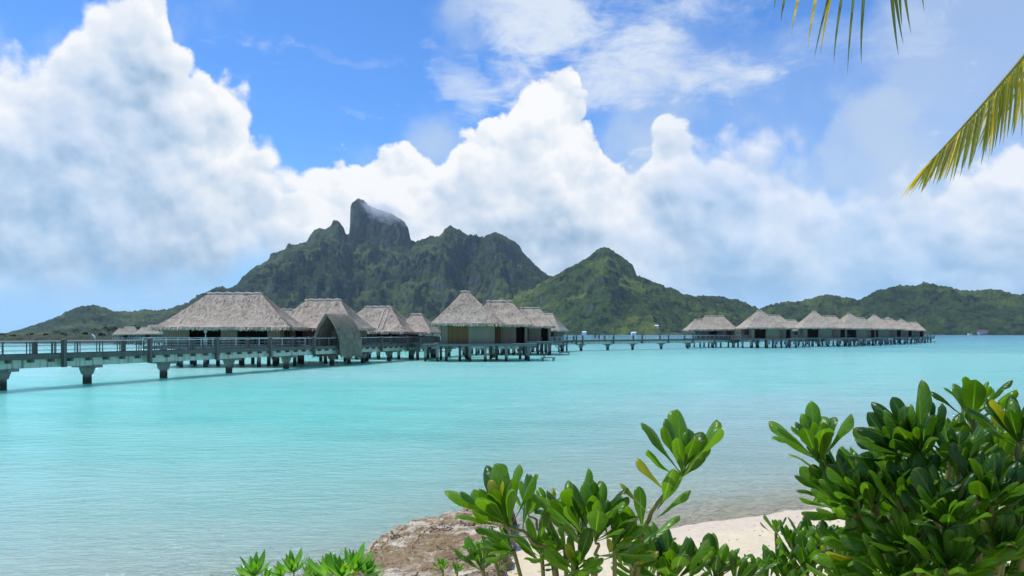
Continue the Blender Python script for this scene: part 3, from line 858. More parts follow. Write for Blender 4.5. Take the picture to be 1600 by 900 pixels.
def add_deck(rt, x0, x1, y0, y1, z1, th=.28, rail=None, rail_h=.95, solid=False):
    dk = MB().box(x0, x1, y0, y1, z1 - .09, z1)
    n = max(2, int((y1 - y0) / 1.6))
    for i in range(n + 1):
        yy = y0 + .08 + (y1 - y0 - .16) * i / n
        dk.box(x0 + .03, x1 - .03, yy - .05, yy + .05, z1 - .09 - th, z1 - .092)
    dk.build('deck', M_DECK, rt)
    if rail:
        mb = MB()
        for s in rail:
            if s == 'f': p, q = (x0, y0), (x1, y0)
            elif s == 'b': p, q = (x0, y1), (x1, y1)
            elif s == 'l': p, q = (x0 + .04, y0 + .06), (x0 + .04, y1 - .06)
            else: p, q = (x1 - .04, y0 + .06), (x1 - .04, y1 - .06)
            L = math.dist(p, q); k = max(1, round(L / (.16 if solid else 1.3)))
            for i in range(k + 1):
                x = p[0] + (q[0] - p[0]) * i / k; y = p[1] + (q[1] - p[1]) * i / k
                big = (not solid) or i % 9 == 0
                r_ = .045 if big else .025
                mb.box(x - r_, x + r_, y - r_, y + r_, z1, z1 + rail_h)
            for zz, h in ((rail_h, .07), (rail_h * .5, .035), (.14, .035)):
                mb.bar((*p, z1 + zz), (*q, z1 + zz), .07 if h > .05 else .03, h)
        mb.build('deck_railing', M_DARKWOOD if solid else M_RAIL, rt)
def add_piles(rt, pts, zt, w=.38, bottom=-2.4):
    for (x, y) in pts:
        m = MB().box(x - w / 2, x + w / 2, y - w / 2, y + w / 2, bottom, zt)
        m.box(x - w * .8, x + w * .8, y - w * .62, y + w * .62, zt - .22, zt - .002)
        m.build('pile', M_PILE, rt)
def at(px, Z): return (px - 800) / F * Z

DZ = 2.55     # deck level of the bungalows
BGL = 'thatched bungalows standing on piles in the lagoon'
# --- large bungalow at the left, behind the walkway
r_ = root('overwater_bungalow', (at(338, 99), 99, 0), R(4))
tag(r_, 'largest thatched bungalow with a long level ridge, nearest the left of the walkway', 'bungalow', BGL)
add_roof(r_, 16.2, 12.0, 6.3, 4.25, 4.75, 2.3, 0, 'x', 1, 10, .33)
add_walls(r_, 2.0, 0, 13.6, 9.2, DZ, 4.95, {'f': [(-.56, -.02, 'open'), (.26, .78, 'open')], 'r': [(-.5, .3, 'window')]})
add_deck(r_, -6.6, 12.0, -6.0, 6.0, DZ, rail='f')
add_piles(r_, [(x, y) for y in (-5.0, 0, 5) for x in (-4.6, -2.6, .2, 3.2, 6.4, 9.6)], DZ - .36)
MB().frus(.2, -4.9, DZ, DZ + .9, .35, .5).frus(.2, -4.9, DZ + 1.55, DZ + 1.85, .34, .26).box(.14, .26, -4.96, -4.84, DZ + .9, DZ + 1.55).build('lantern', M_WHITE, r_, .04)

# --- second bungalow with a boxy tall roof behind the arch
r_ = root('overwater_bungalow', (at(500, 108), 110, 0), R(-6))
tag(r_, 'thatched bungalow with a steep flat-topped roof, directly behind the arched gateway', 'bungalow', BGL)
add_roof(r_, 12.2, 10.5, 4.8, 3.9, 4.75, 0, 0, 'x', 3, 9, .35)
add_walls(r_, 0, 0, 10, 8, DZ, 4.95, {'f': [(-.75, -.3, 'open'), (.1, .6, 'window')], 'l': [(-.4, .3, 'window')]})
add_deck(r_, -6, 6, -5, 5, DZ, rail='f')
add_piles(r_, [(x, y) for y in (-4.4, 4) for x in (-5, -1.8, 1.8, 5)], DZ - .36)
# --- small roof peeping between them
r_ = root('overwater_bungalow', (at(447, 150), 152, 0), R(20))
tag(r_, 'pale domed thatch roof peeping out in the gap right of the largest bungalow', 'bungalow', BGL)
add_roof(r_, 9.5, 9, 2.6, 3.7, 4.9, 0, 0, 'x', 4, 4, .45, M_THATCH_NEW)
add_walls(r_, 0, 0, 7, 7, DZ, 5.1, {'f': [(-.4, .4, 'open')]})
add_deck(r_, -5, 5, -4.6, 4.6, DZ); add_piles(r_, [(x, y) for y in (-4, 4) for x in (-4, 0, 4)], DZ - .36)
# --- third bungalow
r_ = root('overwater_bungalow', (at(594, 128), 128, 0), R(-10))
tag(r_, 'broad thatched bungalow with two pale strips down its roof, right of the arched gateway', 'bungalow', BGL)
rf = add_roof(r_, 12.6, 11, 4.2, 4.0, 4.3, -.3, 0, 'x', 5, 8, .35)
for xs, k in ((1.2, 0), (2.0, 1)):
    V_, F_ = [], []
    rn = random.Random(k)
    n = 12
    for i in range(n + 1):
        t_ = .06 + .80 * i / n
        x = xs - .45 * t_; y = -5.5 * (1 - t_); z = 4.3 + 4.0 * t_ ** 1.12 + .13
        for s_ in (-1, 1): V_.append((x + s_ * .16 + rn.uniform(-.05, .05), y, z))
    for i in range(n): F_.append((2 * i, 2 * i + 1, 2 * i + 3, 2 * i + 2))
    mp = bpy.data.meshes.new('repair_strip'); mp.from_pydata(V_, [], F_); mp.update(); so_ = link('repair_strip', mp, M_THATCH_NEW, rf)
    sm = so_.modifiers.new('thick', 'SOLIDIFY'); sm.thickness = .14
add_roof(r_, 6.8, 6.5, 1.6, 2.9, 4.2, 5.6, 1.8, 'x', 6, 6, .35)
add_walls(r_, 0, 0, 10.4, 8, DZ, 4.6, {'f': [(-.85, -.1, 'open'), (.15, .8, 'open')]}, M_DARKWOOD)
add_deck(r_, -6, 8.6, -6.4, 5, DZ, rail='fr', solid=True)
add_piles(r_, [(x, y) for y in (-5.8, 0, 4) for x in (-5, -1.8, 1.8, 5, 8)], DZ - .36)
# --- small roof behind
r_ = root('overwater_bungalow', (at(657, 178), 180, 0), R(0))
tag(r_, 'small pale thatched roof half hidden behind the left eave of the pyramid-roofed bungalow', 'bungalow', BGL)
add_roof(r_, 9.0, 8.5, 2.2, 3.2, 3.9, 0, 0, 'x', 7, 3, .45, M_THATCH_NEW)
add_walls(r_, 0, 0, 7, 6.6, DZ, 4.15, {'f': [(-.4, .4, 'open')]})
add_deck(r_, -5, 5, -4.6, 4.6, DZ); add_piles(r_, [(x, y) for y in (-4, 4) for x in (-4, 0, 4)], DZ - .36)

# --- the pyramid-roofed bungalow and its kind: pavilion + lower wing, one build copied for the far ones
def pavilion(tufts, cell, detailed):
    rt = root('overwater_bungalow', (0, 0, 0))
    add_roof(rt, 10.6, 10.2, .9, 4.75, 5.45, 0, 0, 'x', 11, tufts, cell)
    add_roof(rt, 9.6, 9.0, 3.6, 3.55, 5.35, 5.3, 3.4, 'x', 12, tufts, cell)
    add_walls(rt, .2, .2, 7.6, 7.4, DZ, 5.55, {'f': [(-.78, -.02, 'shutter'), (.0, .94, 'screen')] if detailed else [(-.8, .0, 'open'), (.05, .9, 'screen')],
                                           'r': [(-.8, -.35, 'window')], 'l': [(-.5, .4, 'window')]})
    add_walls(rt, 6.6, 3.4, 5.2, 6.4, DZ, 5.5, {'f': [(-.95, -.55, 'shutter'), (.35, .85, 'open')], 'r': [(-.4, .5, 'window')]})
    add_deck(rt, -4.6, 10.0, -4.6, 7.2, DZ)
    add_deck(rt, -6.6, -4.6 - .01, -3.4, 4.4, DZ - .12, rail='fl', solid=True)
    add_piles(rt, [(-4.2, -4.2), (-2.9, -2.0), (.4, -4.2), (2.6, -4.2), (-.9, -1.2), (5.6, -4.2), (9.0, -2.6), (9.2, 2), (4.8, 2.6), (-3.6, 3.2), (0.6, 3.2), (8.8, 6.2), (4.2, 6.2), (-5.9, -3), (-5.9, 3.4), (.4, 6.4)], DZ - .36)
    for x_ in (9.2,):   # ladder and landing at the water
        mb = MB()
        mb.bar((9.7, -3.0, DZ - .1), (11.4, -3.0, .55), .08, .08).bar((9.7, -2.2, DZ - .1), (11.4, -2.2, .55), .08, .08)
        for i in range(6):
            f_ = i / 5; mb.box(9.7 + 1.7 * f_ - .12, 9.7 + 1.7 * f_ + .12, -3.0, -2.2, DZ - .12 - 1.98 * f_, DZ - .07 - 1.98 * f_)
        mb.box(10.9, 12.9, -3.4, -1.8, .42, .52)
        for xx, yy in ((11.1, -3.2), (12.7, -3.2), (11.1, -2.0), (12.7, -2.0)): mb.box(xx - .06, xx + .06, yy - .06, yy + .06, -2.4, .42)
        mb.build('landing_stairs', M_DARKWOOD, rt)
    return rt
r_ = pavilion(11, .33, True)
r_.location = (at(727, 116.5), 117.5, 0); r_.rotation_euler = (0, 0, R(6))
tag(r_, 'thatched bungalow with the tallest pointed roof and a brown shutter, mid lagoon', 'bungalow', BGL)

def copy_tree(o, parent=None):
    kids = list(o.children)
    c = o.copy(); COL.objects.link(c)
    c.parent = parent
    for k in kids: copy_tree(k, c)
    return c
far_src = pavilion(4, .5, False)
far_list = [   # px of the roof peak, distance, turn, scale, label
    (783, 150, -4, 1.0, 'thatched bungalow close behind the pointed-roof one, only its peak showing above the wing'),
    (1187, 222, 5, 1.03, 'steep thatched bungalow at the left end of the right-hand row of pointed roofs'),
    (1272, 246, -5, 1.06, 'thatched bungalow second from the left among the right-hand pointed roofs'),
    (1327, 262, 8, 1.04, 'thatched bungalow third from the left among the right-hand pointed roofs'),
    (1366, 290, -8, 1.05, 'thatched bungalow with a pointed roof third from the far right end of the village'),
    (1387, 318, -12, 1.02, 'thatched bungalow second from the far right end of the village'),
    (1408, 345, -12, 1.0, 'thatched bungalow at the far right end of the village'),
]
for i, (px, Z, rz, s, lab) in enumerate(far_list):
    o = far_src if i == 0 else copy_tree(far_src)
    o.location = (at(px, Z), Z, 0); o.rotation_euler = (0, 0, R(rz)); o.scale = (s, s, s if i < 4 else s)
    tag(o, lab, 'bungalow', BGL)

def lodge(tufts):
    rt = root('overwater_bungalow', (0, 0, 0))
    add_roof(rt, 12.0, 9.5, 5.2, 3.9, 5.2, 0, 0, 'x', 21, tufts, .5)
    add_roof(rt, 7.6, 7.0, 2.0, 3.0, 5.1, -5.0, -1.0, 'x', 22, tufts, .5)
    add_walls(rt, 0, 0, 9.6, 7, DZ, 5.4, {'f': [(-.55, -.05, 'open'), (.25, .8, 'window')], 'l': [(-.5, .5, 'window')]}, M_DARKWOOD)
    add_deck(rt, -8, 6.4, -5, 4.6, DZ, rail='fr')
    add_piles(rt, [(x, y) for y in (-4.5, 0, 4) for x in (-7.2, -3, .5, 5.5)], DZ - .36)
    return rt
ls = lodge(5)
for i, (px, Z, rz, s, m, lab) in enumerate([
    (1116, 232, 3, 1.0, 1, 'thatched bungalow with a wide flat-topped roof, leftmost of the right-hand group'),
    (808, 158, -14, .93, 1, 'flat-topped thatched bungalow right behind the wing of the pointed-roof one'),
    (849, 176, -18, .82, 1, 'lowest flat-topped thatched bungalow where the open footbridge begins'),
    (1232, 300, 0, 1.0, 1, 'small grey thatched roof seen between the first two pointed roofs of the right-hand row'),
    (1300, 318, 0, .9, 1, 'bungalow seen as a sliver of thatch before the third pointed roof at right'),
    (203, 290, 10, .62, 1, 'small thatched hut with a peaked roof far beyond the left walkway'),
    (240, 275, -4, .66, 1, 'small thatched hut with a level ridge touching the left wall of the largest bungalow'),
]):
    o = ls if i == 0 else copy_tree(ls)
    o.location = (at(px, Z), Z, 0); o.rotation_euler = (0, 0, R(rz)); o.scale = (s, s, s if s > .9 else 1.0 * (s + .1))
    tag(o, lab, 'bungalow', BGL)

# ------------------------------------------------------------- walkways
def walkway(name, pts, label, wd=2.5, zd=2.40, pile_at=None, lamp_every=8.8, detail=True, rails=(-1, 1), group=None):
    rt = root(name, (pts[0][0], pts[0][1], 0)); tag(rt, label, 'walkway', group)
    ox, oy = pts[0]
    P = [Vector((x - ox, y - oy, 0)) for x, y in pts]
    beam = MB(); fascia = MB(); deckm = MB()
    for a, b in zip(P[:-1], P[1:]):
        d = (b - a).normalized(); s = Vector((d.y, -d.x, 0)); L = (b - a).length
        def slab(m_, off, w, z0, z1, ext=0.0):
            p = a + s * off - d * ext + Vector((0, 0, (z0 + z1) / 2)); q = b + s * off + d * ext + Vector((0, 0, (z0 + z1) / 2))
            m_.bar(p, q, w, z1 - z0)
        slab(beam, 0, wd - .5, zd - .88, zd - .24, .0)
        slab(deckm, 0, wd - .02, zd - .11, zd, .0)
        for sd in (-1, 1):
            slab(fascia, sd * (wd / 2 + .04), .12, zd - .26, zd + .10, .02)
        if detail:
            k = int(L / 1.7)
            for i in range(k + 1):     # joist ends below the edge board
                c = a + d * (L * i / max(1, k))
                for sd in (-1, 1):
                    p = c + s * sd * (wd / 2 - .25); q = c + s * sd * (wd / 2 + .18)
                    fascia.bar(p + Vector((0, 0, zd - .36)), q + Vector((0, 0, zd - .36)), .22, .24)
    beam.build('beam', M_CONC, rt); deckm.build('deck', M_DECK, rt); fascia.build('edge_board', M_DARKWOOD, rt)
    # position along the path
    cum_ = [0.0]
    for a, b in zip(P[:-1], P[1:]): cum_.append(cum_[-1] + (b - a).length)
    def along(t):
        for i in range(len(P) - 1):
            if t <= cum_[i + 1] or i == len(P) - 2:
                d = (P[i + 1] - P[i]).normalized(); return P[i] + d * (t - cum_[i]), d
    Ltot = cum_[-1]
    def nearest(Y):
        best = None
        for i in range(0, int(Ltot * 4)):
            p, d = along(i / 4)
            if best is None or abs(p.y + oy - Y) < best[0]: best = (abs(p.y + oy - Y), i / 4)
        return best[1]
    piles = [nearest(y) for y in pile_at] if pile_at else [lamp_every * i + 2 for i in range(int(Ltot / lamp_every))]
    src = None
    for t_ in piles:
        p, d = along(t_)
        if src is None:
            m_ = MB()
            m_.box(-.24, .24, -.24, .24, -2.5, zd - 1.35)
            m_.frus(0, 0, zd - 1.62, zd - 1.09, .62, .86)
            m_.box(-1.15, 1.15, -.42, .42, zd - 1.08, zd - .885)
            src = m_.build('pile', M_PILE, rt, .02); o = src
        else:
            o = src.copy(); COL.objects.link(o); o.parent = rt
        o.location = p; o.rotation_euler = (0, 0, math.atan2(-d.x, d.y) )
    for sd in rails:
        hr = MB(); wires = MB()
        for i in range(len(P) - 1):
            a, b = P[i], P[i + 1]; d = (b - a).normalized(); s = Vector((d.y, -d.x, 0)) * sd * (wd / 2 - .02)
            hr.bar(a + s + Vector((0, 0, zd + 1.04)), b + s + Vector((0, 0, zd + 1.04)), .13, .055)
            for z_ in (.36, .70):
                wires.bar(a + s + Vector((0, 0, zd + z_)), b + s + Vector((0, 0, zd + z_)), .022, .022)
        # paired slim posts between the thick ones
        t_ = .6; k = 0
        while t_ < Ltot - .3:
            p, d = along(t_); s = Vector((d.y, -d.x, 0)) * sd * (wd / 2 - .02)
            for off in ((-.14, .14) if detail else (0,)):
                c = p + s + d * off
                wires.bar(c + Vector((0, 0, zd + .1)), c + Vector((0, 0, zd + 1.02)), .055, .055)
            t_ += 2.2; k += 1
        hr.build('handrail', M_RAIL, rt); wires.build('railing', M_DARKWOOD if detail else M_DECK, rt)
    sp_ = None
    for i in range(int(Ltot / lamp_every) + 1):
        t_ = min(Ltot - .1, 1.3 + i * lamp_every)
        p, d = along(t_)
        for sd in rails:
            s = Vector((d.y, -d.x, 0)) * sd * (wd / 2 + .14)
            if sp_ is None:
                sp_ = MB().box(-.15, .15, -.15, .15, zd - .9, zd + 1.10).frus(0, 0, zd + 1.10, zd + 1.22, .36, .2).build('post', M_DARKWOOD, rt, .015); o = sp_
            else: o = sp_.copy(); COL.objects.link(o); o.parent = rt
            o.location = p + s; o.rotation_euler = (0, 0, math.atan2(-d.x, d.y))
    return rt, along, nearest
main_pts = [(-42.5, 33), (-35.4, 57), (-28.4, 80), (-22.5, 99.6), (-17.8, 115), (-13.4, 130), (-7.5, 152), (3.5, 170), (14.0, 181)]
wk, along_main, near_main = walkway('walkway', main_pts, 'long grey walkway on piles running from the left edge past the arched gateway', pile_at=[40, 47.5, 55.8, 63, 71.1, 80, 89.8, 99.6, 107.5, 115, 123, 131, 139, 147, 155, 163, 171, 178])
far_pts = [(14.3, 182.5), (47.5, 213.5), (70, 236), (110, 262), (148, 312), (184, 358), (203, 385)]
wk2, al2, nr2 = walkway('walkway', far_pts, 'distant open footbridge linking the middle bungalows to the right-hand row', pile_at=[184, 190.5, 197, 205, 213], detail=False, lamp_every=11)
# extra piles further along, under the right-hand row
for Y_ in np.arange(222, 385, 8.0):
    p, d = al2(nr2(float(Y_)))
    o = [c for c in wk2.children if c.name.startswith('pile')][0].copy(); COL.objects.link(o); o.parent = wk2
    o.location = p; o.rotation_euler = (0, 0, math.atan2(-d.x, d.y))
# branch walks to the bungalows
walkway('walkway', [(-24.3, 97.0), (-33.5, 100.5), (-36, 103)], 'short side walkway leading to the largest bungalow', wd=1.8, detail=False, rails=(-1, 1), pile_at=[99, 101.5])
walkway('walkway', [(-11.5, 136.5), (-3.0, 131), (1.0, 127.5)], 'short side walkway leading to the pointed-roof bungalow', wd=1.8, detail=False, pile_at=[134, 131])

# ------------------------------------------------------------- arched thatched gateway over the walkway
def gateway():
    p0, d = along_main(near_main(101.0))
    c = Vector((main_pts[0][0], main_pts[0][1], 0)) + p0
    rt = root('thatched_gateway', (c.x, c.y, 0), math.atan2(-d.x, d.y))
    tag(rt, 'pointed arch gateway of shaggy thatch vaulted over the grey walkway, hanging below its deck', 'gateway')
    L = 5.4; HW = 1.85; zt = 6.45; zb = 1.25; zs = 2.9
    n = 22; m_ = 24
    def prof(k):     # k from -1 (left foot) over the apex to 1 (right foot)
        a = abs(k)
        if a < .68:
            h = 1 - a / .68; z = zs + (zt - zs) * h; x = HW * (1 - h ** 1.75)
        else:
            g = (a - .68) / .32; z = zs + (zb - zs) * g; x = HW * (1 + .06 * g)
        return math.copysign(x, k), z
    V = []; Fc = []
    for layer in (0, 1):
        for j in range(m_ + 1):
            y = -L / 2 + L * j / m_
            for i in range(n * 2 + 1):
                k = i / n - 1
                x, z = prof(k)
                if layer: x *= .90; z = z - .30 * (1 - abs(k)); z = max(z, zb + .05)
                else:
                    f = .10 * float(fbm(y * 1.6 + 3, k * 9, 3)); x *= 1 + f * .4; z += f
                    if abs(k) > .97: z -= .25 * abs(float(perlin(y * 3.1, k * 5))) + .1
                yy = y + (-.35 * (1 - abs(k)) * (1 - 2 * j / m_) if not layer else 0) * 1.0
                V.append((x, yy, z))
    w_ = n * 2 + 1
    for layer in (0, 1):
        b = layer * w_ * (m_ + 1)
        for j in range(m_):
            for i in range(w_ - 1):
                A = b + j * w_ + i
                Fc.append((A, A + 1, A + w_ + 1, A + w_) if layer else (A + w_, A + w_ + 1, A + 1, A))
    b = w_ * (m_ + 1)
    for j in (0, m_):
        for i in range(w_ - 1):
            A = j * w_ + i; Fc.append((A, A + 1, b + A + 1, b + A))
    rnd = random.Random(3)
    for _ in range(2600):    # straws
        k = rnd.uniform(-1, 1); y = rnd.uniform(-L / 2, L / 2)
        x, z = prof(k); x2, z2 = prof(min(1, max(-1, k * 1.12 + math.copysign(.03, k))))
        dd = Vector((x2 - x, rnd.uniform(-.15, .15) * .5, z2 - z)); dd = dd.normalized() if dd.length > .01 else Vector((0, 0, -1))
        out = Vector((math.copysign(1, k), 0, .5)).normalized()
        p = Vector((x, y, z)) + out * .03; e = p + (dd + out * rnd.uniform(.02, .2)).normalized() * rnd.uniform(.3, .7)
        q = len(V); V += [(p.x, p.y - .05, p.z), (p.x, p.y + .05, p.z), (e.x, e.y + .015, e.z), (e.x, e.y - .015, e.z)]
        Fc.append((q, q + 1, q + 2, q + 3))
    me = bpy.data.meshes.new('thatch_hood'); me.from_pydata(V, [], Fc); me.update()
    link('thatch_hood', me, M_THATCH_DK, rt)
    for j, yy in enumerate((-L / 2 + .35, 0, L / 2 - .35)):
        pts = []
        for i in range(15):
            k = -1 + 2 * i / 14; x, z = prof(k * .97); pts.append((x * .86, yy, z - .35 * (1 - abs(k))))
        v, f = tube(pts, [.07] * 15, 6)
        me = bpy.data.meshes.new('arch_rib'); me.from_pydata(v, [], f); me.update(); link('arch_rib', me, M_DARKWOOD, rt)
M_THATCH_DK = thatch_mat('weathered_thatch', (.26, .22, .155), (.35, .295, .22), (.48, .42, .32))
gateway()

# small white items in the village
def bird(x, y, z):
    v, f = tube([(0, 0, 0), (.04, 0, .10), (.0, 0, .20), (-.10, 0, .32), (-.16, 0, .38), (-.25, 0, .39)], [.015, .05, .075, .06, .04, .008], 8)
    o = link('white_bird', mesh_from('white_bird', v, f), M_WHITE, smooth=True)
    o.location = (x, y, z)
    w_, f2 = tube([(.05, 0, .02), (.10, .0, -.08), (.2, 0, -.2)], [.03, .025, .006], 6)
    link('tail', mesh_from('tail', w_, f2), M_WHITE, o)
    l_, f3 = join_vf([tube([(0, s * .03, 0), (0, s * .03, .08)], [.008, .008], 5) for s in (-1, 1)])
    link('leg', mesh_from('leg', [(a, b, c - .05) for a, b, c in l_], f3), M_DARKWOOD, o)
    tag(o, 'white seabird perched on the walkway handrail near the left edge', 'bird')
p_, d_ = along_main(near_main(63.5))
cc = Vector((main_pts[0][0], main_pts[0][1], 0)) + p_
s_ = Vector((d_.y, -d_.x, 0))
bird(cc.x - s_.x * 1.23 + .02, cc.y - s_.y * 1.23 + 2.2, 2.40 + 1.12)

def person(x, y, z, rz, label, shirt, h=1.7, stride=.18):
    sc_ = h / 1.75
    verts = {'hip': (0, 0, .95, .13), 'waist': (0, 0, 1.10, .12), 'chest': (0, 0, 1.35, .145), 'neck': (0, 0, 1.50, .055), 'head': (0, -.01, 1.62, .10), 'top': (0, 0, 1.72, .075),
             'hL': (-.09, 0, .90, .10), 'kL': (-.10, -stride * .6, .50, .065), 'aL': (-.10, -stride, .09, .045), 'tL': (-.10, -stride - .14, .04, .035),
             'hR': (.09, 0, .90, .10), 'kR': (.10, stride * .3, .50, .065), 'aR': (.10, stride, .10, .045), 'tR': (.10, stride - .13, .04, .035),
             'sL': (-.18, 0, 1.42, .06), 'eL': (-.24, .05, 1.14, .045), 'wL': (-.24, -.05, .90, .032), 'fL': (-.24, -.07, .80, .03),
             'sR': (.18, 0, 1.42, .06), 'eR': (.24, .02, 1.14, .045), 'wR': (.25, -.10, .92, .032), 'fR': (.25, -.13, .82, .03)}
    ed = [('hip', 'waist'), ('waist', 'chest'), ('chest', 'neck'), ('neck', 'head'), ('head', 'top'), ('hip', 'hL'), ('hL', 'kL'), ('kL', 'aL'), ('aL', 'tL'), ('hip', 'hR'), ('hR', 'kR'), ('kR', 'aR'), ('aR', 'tR'),
          ('chest', 'sL'), ('sL', 'eL'), ('eL', 'wL'), ('wL', 'fL'), ('chest', 'sR'), ('sR', 'eR'), ('eR', 'wR'), ('wR', 'fR')]
    ks = list(verts)
    me = bpy.data.meshes.new('person')
    me.from_pydata([Vector(verts[k][:3]) * sc_ for k in ks], [(ks.index(a), ks.index(b)) for a, b in ed], []); me.update()
    o = link('person', me); o.location = (x, y, z); o.rotation_euler = (0, 0, rz)
    sk = o.modifiers.new('skin', 'SKIN')
    for i, k in enumerate(ks):
        r = verts[k][3] * sc_
        me.skin_vertices[0].data[i].radius = (r, r)
    me.skin_vertices[0].data[0].use_root = True
    su = o.modifiers.new('sub', 'SUBSURF'); su.levels = 1; su.render_levels = 2
    t = material('clothed_figure_' + shirt[0])
    tcn = t.node('ShaderNodeTexCoord'); sp = t.node('ShaderNodeSeparateXYZ'); t.l.new(tcn.outputs['Object'], sp.inputs[0])
    cr = t.ramp(t.m('DIVIDE', sp.outputs[2], 1.8), [(0, (.25, .14, .09)), (.26, (.25, .14, .09)), (.265, (.03, .03, .05)), (.56, (.03, .03, .05)), (.565, shirt[1]), (.835, shirt[1]), (.84, (.25, .14, .09)), (.93, (.02, .015, .01))])
    cr.node.color_ramp.interpolation = 'CONSTANT'
    t.put(t.bs.inputs['Base Color'], cr); t.put(t.bs.inputs['Roughness'], .8)
    me.materials.append(t.mat)
    tag(o, label, 'person')
for off, lab, sh, hh_ in ((0, 'person in a dark top walking on the distant open footbridge, left of the pair', ('navy', (.02, .03, .08)), 1.78), (.95, 'person in a dark blue top walking on the distant open footbridge, right of the pair', ('blue', (.03, .05, .12)), 1.68)):
    t0_ = nr2(187.5) + off
    p_, d_ = al2(t0_)
    person(far_pts[0][0] + p_.x + .3 * off, far_pts[0][1] + p_.y, 2.40, R(-40), lab, sh, hh_)

# houses on the far shore
def shore_house(px, py, Z, w, wallc, roofc, label, H=3.2):
    best = None
    for Zc in range(1900, 3200, 12):
        hz_ = hill_z(at(px, Zc), Zc)
        if hz_ > EYE + (HZ - py) / F * Zc - H * .5 and hz_ > 0.5: best = (Zc, hz_); break
    if best is not None: Z, z = best[0] - 14, EYE + (HZ - py) / F * best[0] - H * .5
    else: z = .6
    x = at(px, Z)
    rt = root('shore_house', (x, Z, z), R(random.Random(px).uniform(-20, 20)))
    tag(rt, label, 'house', 'houses on the far shore')
    d = w * .55
    wl = MB().box(-w / 2, w / 2, -d / 2, d / 2, -8, H).build('wall', wallc, rt)
    V = [(-w * .56, -d * .62, H), (w * .56, -d * .62, H), (w * .56, d * .62, H), (-w * .56, d * .62, H), (-w * .42, 0, H + w * .22), (w * .42, 0, H + w * .22)]
    me = mesh_from('roof', V, [(0, 1, 5, 4), (1, 2, 5), (2, 3, 4, 5), (3, 0, 4), (3, 2, 1, 0)]); link('roof', me, roofc, rt)
    for k in (-.28, 0, .28):
        MB().box(w * k - .6, w * k + .6, -d / 2 - .05, -d / 2 + .05, .9, 2.3).build('window', M_GLASS, rt)
M_RED = plain('red_roof', (.16, .06, .05)); M_GREYROOF = plain('grey_roof', (.42, .42, .42))
shore_house(913, 520, 2330, 12, M_WHITE, M_WHITE, 'white house on the far shore above the left end of the open footbridge')
shore_house(990, 521, 2330, 13, M_WHITE, M_WHITE, 'low white house on the far shore above the middle of the open footbridge')
shore_house(1026, 510, 2440, 11, M_WHITE, M_WHITE, 'white-roofed house standing alone in the trees above the footbridge')
shore_house(1535, 519, 2180, 22, M_GREYROOF, M_RED, 'red-roofed house at the water edge under the right-hand hill')
shore_house(1515, 522, 2170, 9, M_WHITE, M_RED, 'tiny house with a red gable just left of the red-roofed house on the right shore')
shore_house(172, 533, 700, 7, M_WHITE, M_WHITE, 'low white hut seen through the rails of the left walkway', 1.2)

# ------------------------------------------------------------- trees on the low islet
M_TRUNK = plain('pale_trunk', (.16, .13, .10), .9)
def leafy_mat(name, a, b):
    t = material(name); geo = t.node('ShaderNodeNewGeometry')
    n = t.noise(geo.outputs['Position'], .9, 4, .7)
    t.put(t.bs.inputs['Base Color'], t.mix(t.mr(n, .35, .65), a, b)); t.put(t.bs.inputs['Roughness'], .7); t.put(t.bs.inputs['Specular IOR Level'], .2)
    return t.mat
M_CROWN = leafy_mat('dark_crown', (.012, .026, .010), (.045, .070, .018))
def islet_palm(seed, h):
    rnd = random.Random(seed); rt = root('palm_tree', (0, 0, 0))
    lean = rnd.uniform(-.8, .8)
    pts = [(lean * (i / 8) ** 2, 0, h * i / 8) for i in range(9)]
    v, f = tube(pts, [.22 - .1 * i / 8 for i in range(9)], 7); link('trunk', mesh_from('trunk', v, f), M_TRUNK, rt)
    V = []; Fc = []
    for k in range(15):
        an = k * 2.4; el = rnd.uniform(-.2, .9); L = rnd.uniform(2.4, 3.4)
        p = Vector((lean, 0, h)); d = Vector((math.cos(an) * math.cos(el), math.sin(an) * math.cos(el), math.sin(el)))
        prev = p
        for i in range(7):
            d2 = (d + Vector((0, 0, -.28 * i * .8))).normalized(); q = prev + d2 * L / 7
            s = d2.cross(Vector((0, 0, 1))).normalized()
            for sd in (-1, 1):
                for u_ in (0, .5):
                    a = prev.lerp(q, u_); e = a + s * sd * .75 * math.sin(math.pi * (i + 1.3) / 8.5) + d2 * .35 + Vector((0, 0, -.35)); b = len(V)
                    V += [tuple(a), tuple(a + d2 * .22), tuple(e)]; Fc.append((b, b + 1, b + 2))
            prev = q
    link('crown', mesh_from('crown', V, Fc), M_CROWN, rt)
    return rt
def islet_tree(seed, h):
    rnd = random.Random(seed); rt = root('broadleaf_tree', (0, 0, 0))
    parts = [tube([(0, 0, 0), (.1, 0, h * .35), (.0, .1, h * .6)], [.25, .2, .12], 6)]
    V = []; Fc = []
    for k in range(9):
        c = Vector((rnd.uniform(-1, 1) * h * .38, rnd.uniform(-1, 1) * h * .3, h * rnd.uniform(.45, .82))); r = h * rnd.uniform(.14, .24)
        parts.append(tube([(0, 0, h * .4), tuple(c)], [.12, .04], 5))
        for _ in range(70):
            d = Vector((rnd.gauss(0, 1), rnd.gauss(0, 1), rnd.gauss(0, .8))).normalized(); p = c + d * r * rnd.uniform(.6, 1.1)
            a = Vector((rnd.gauss(0, 1), rnd.gauss(0, 1), rnd.gauss(0, 1))).normalized(); b_ = a.cross(d).normalized(); s = rnd.uniform(.14, .34); q = len(V)
            V += [tuple(p + a * s), tuple(p + b_ * s), tuple(p - a * s), tuple(p - b_ * s)]; Fc.append((q, q + 1, q + 2, q + 3))
    v, f = join_vf(parts); link('trunk', mesh_from('trunk', v, f), M_TRUNK, rt)
    link('crown', mesh_from('crown', V, Fc), M_CROWN, rt)
    return rt
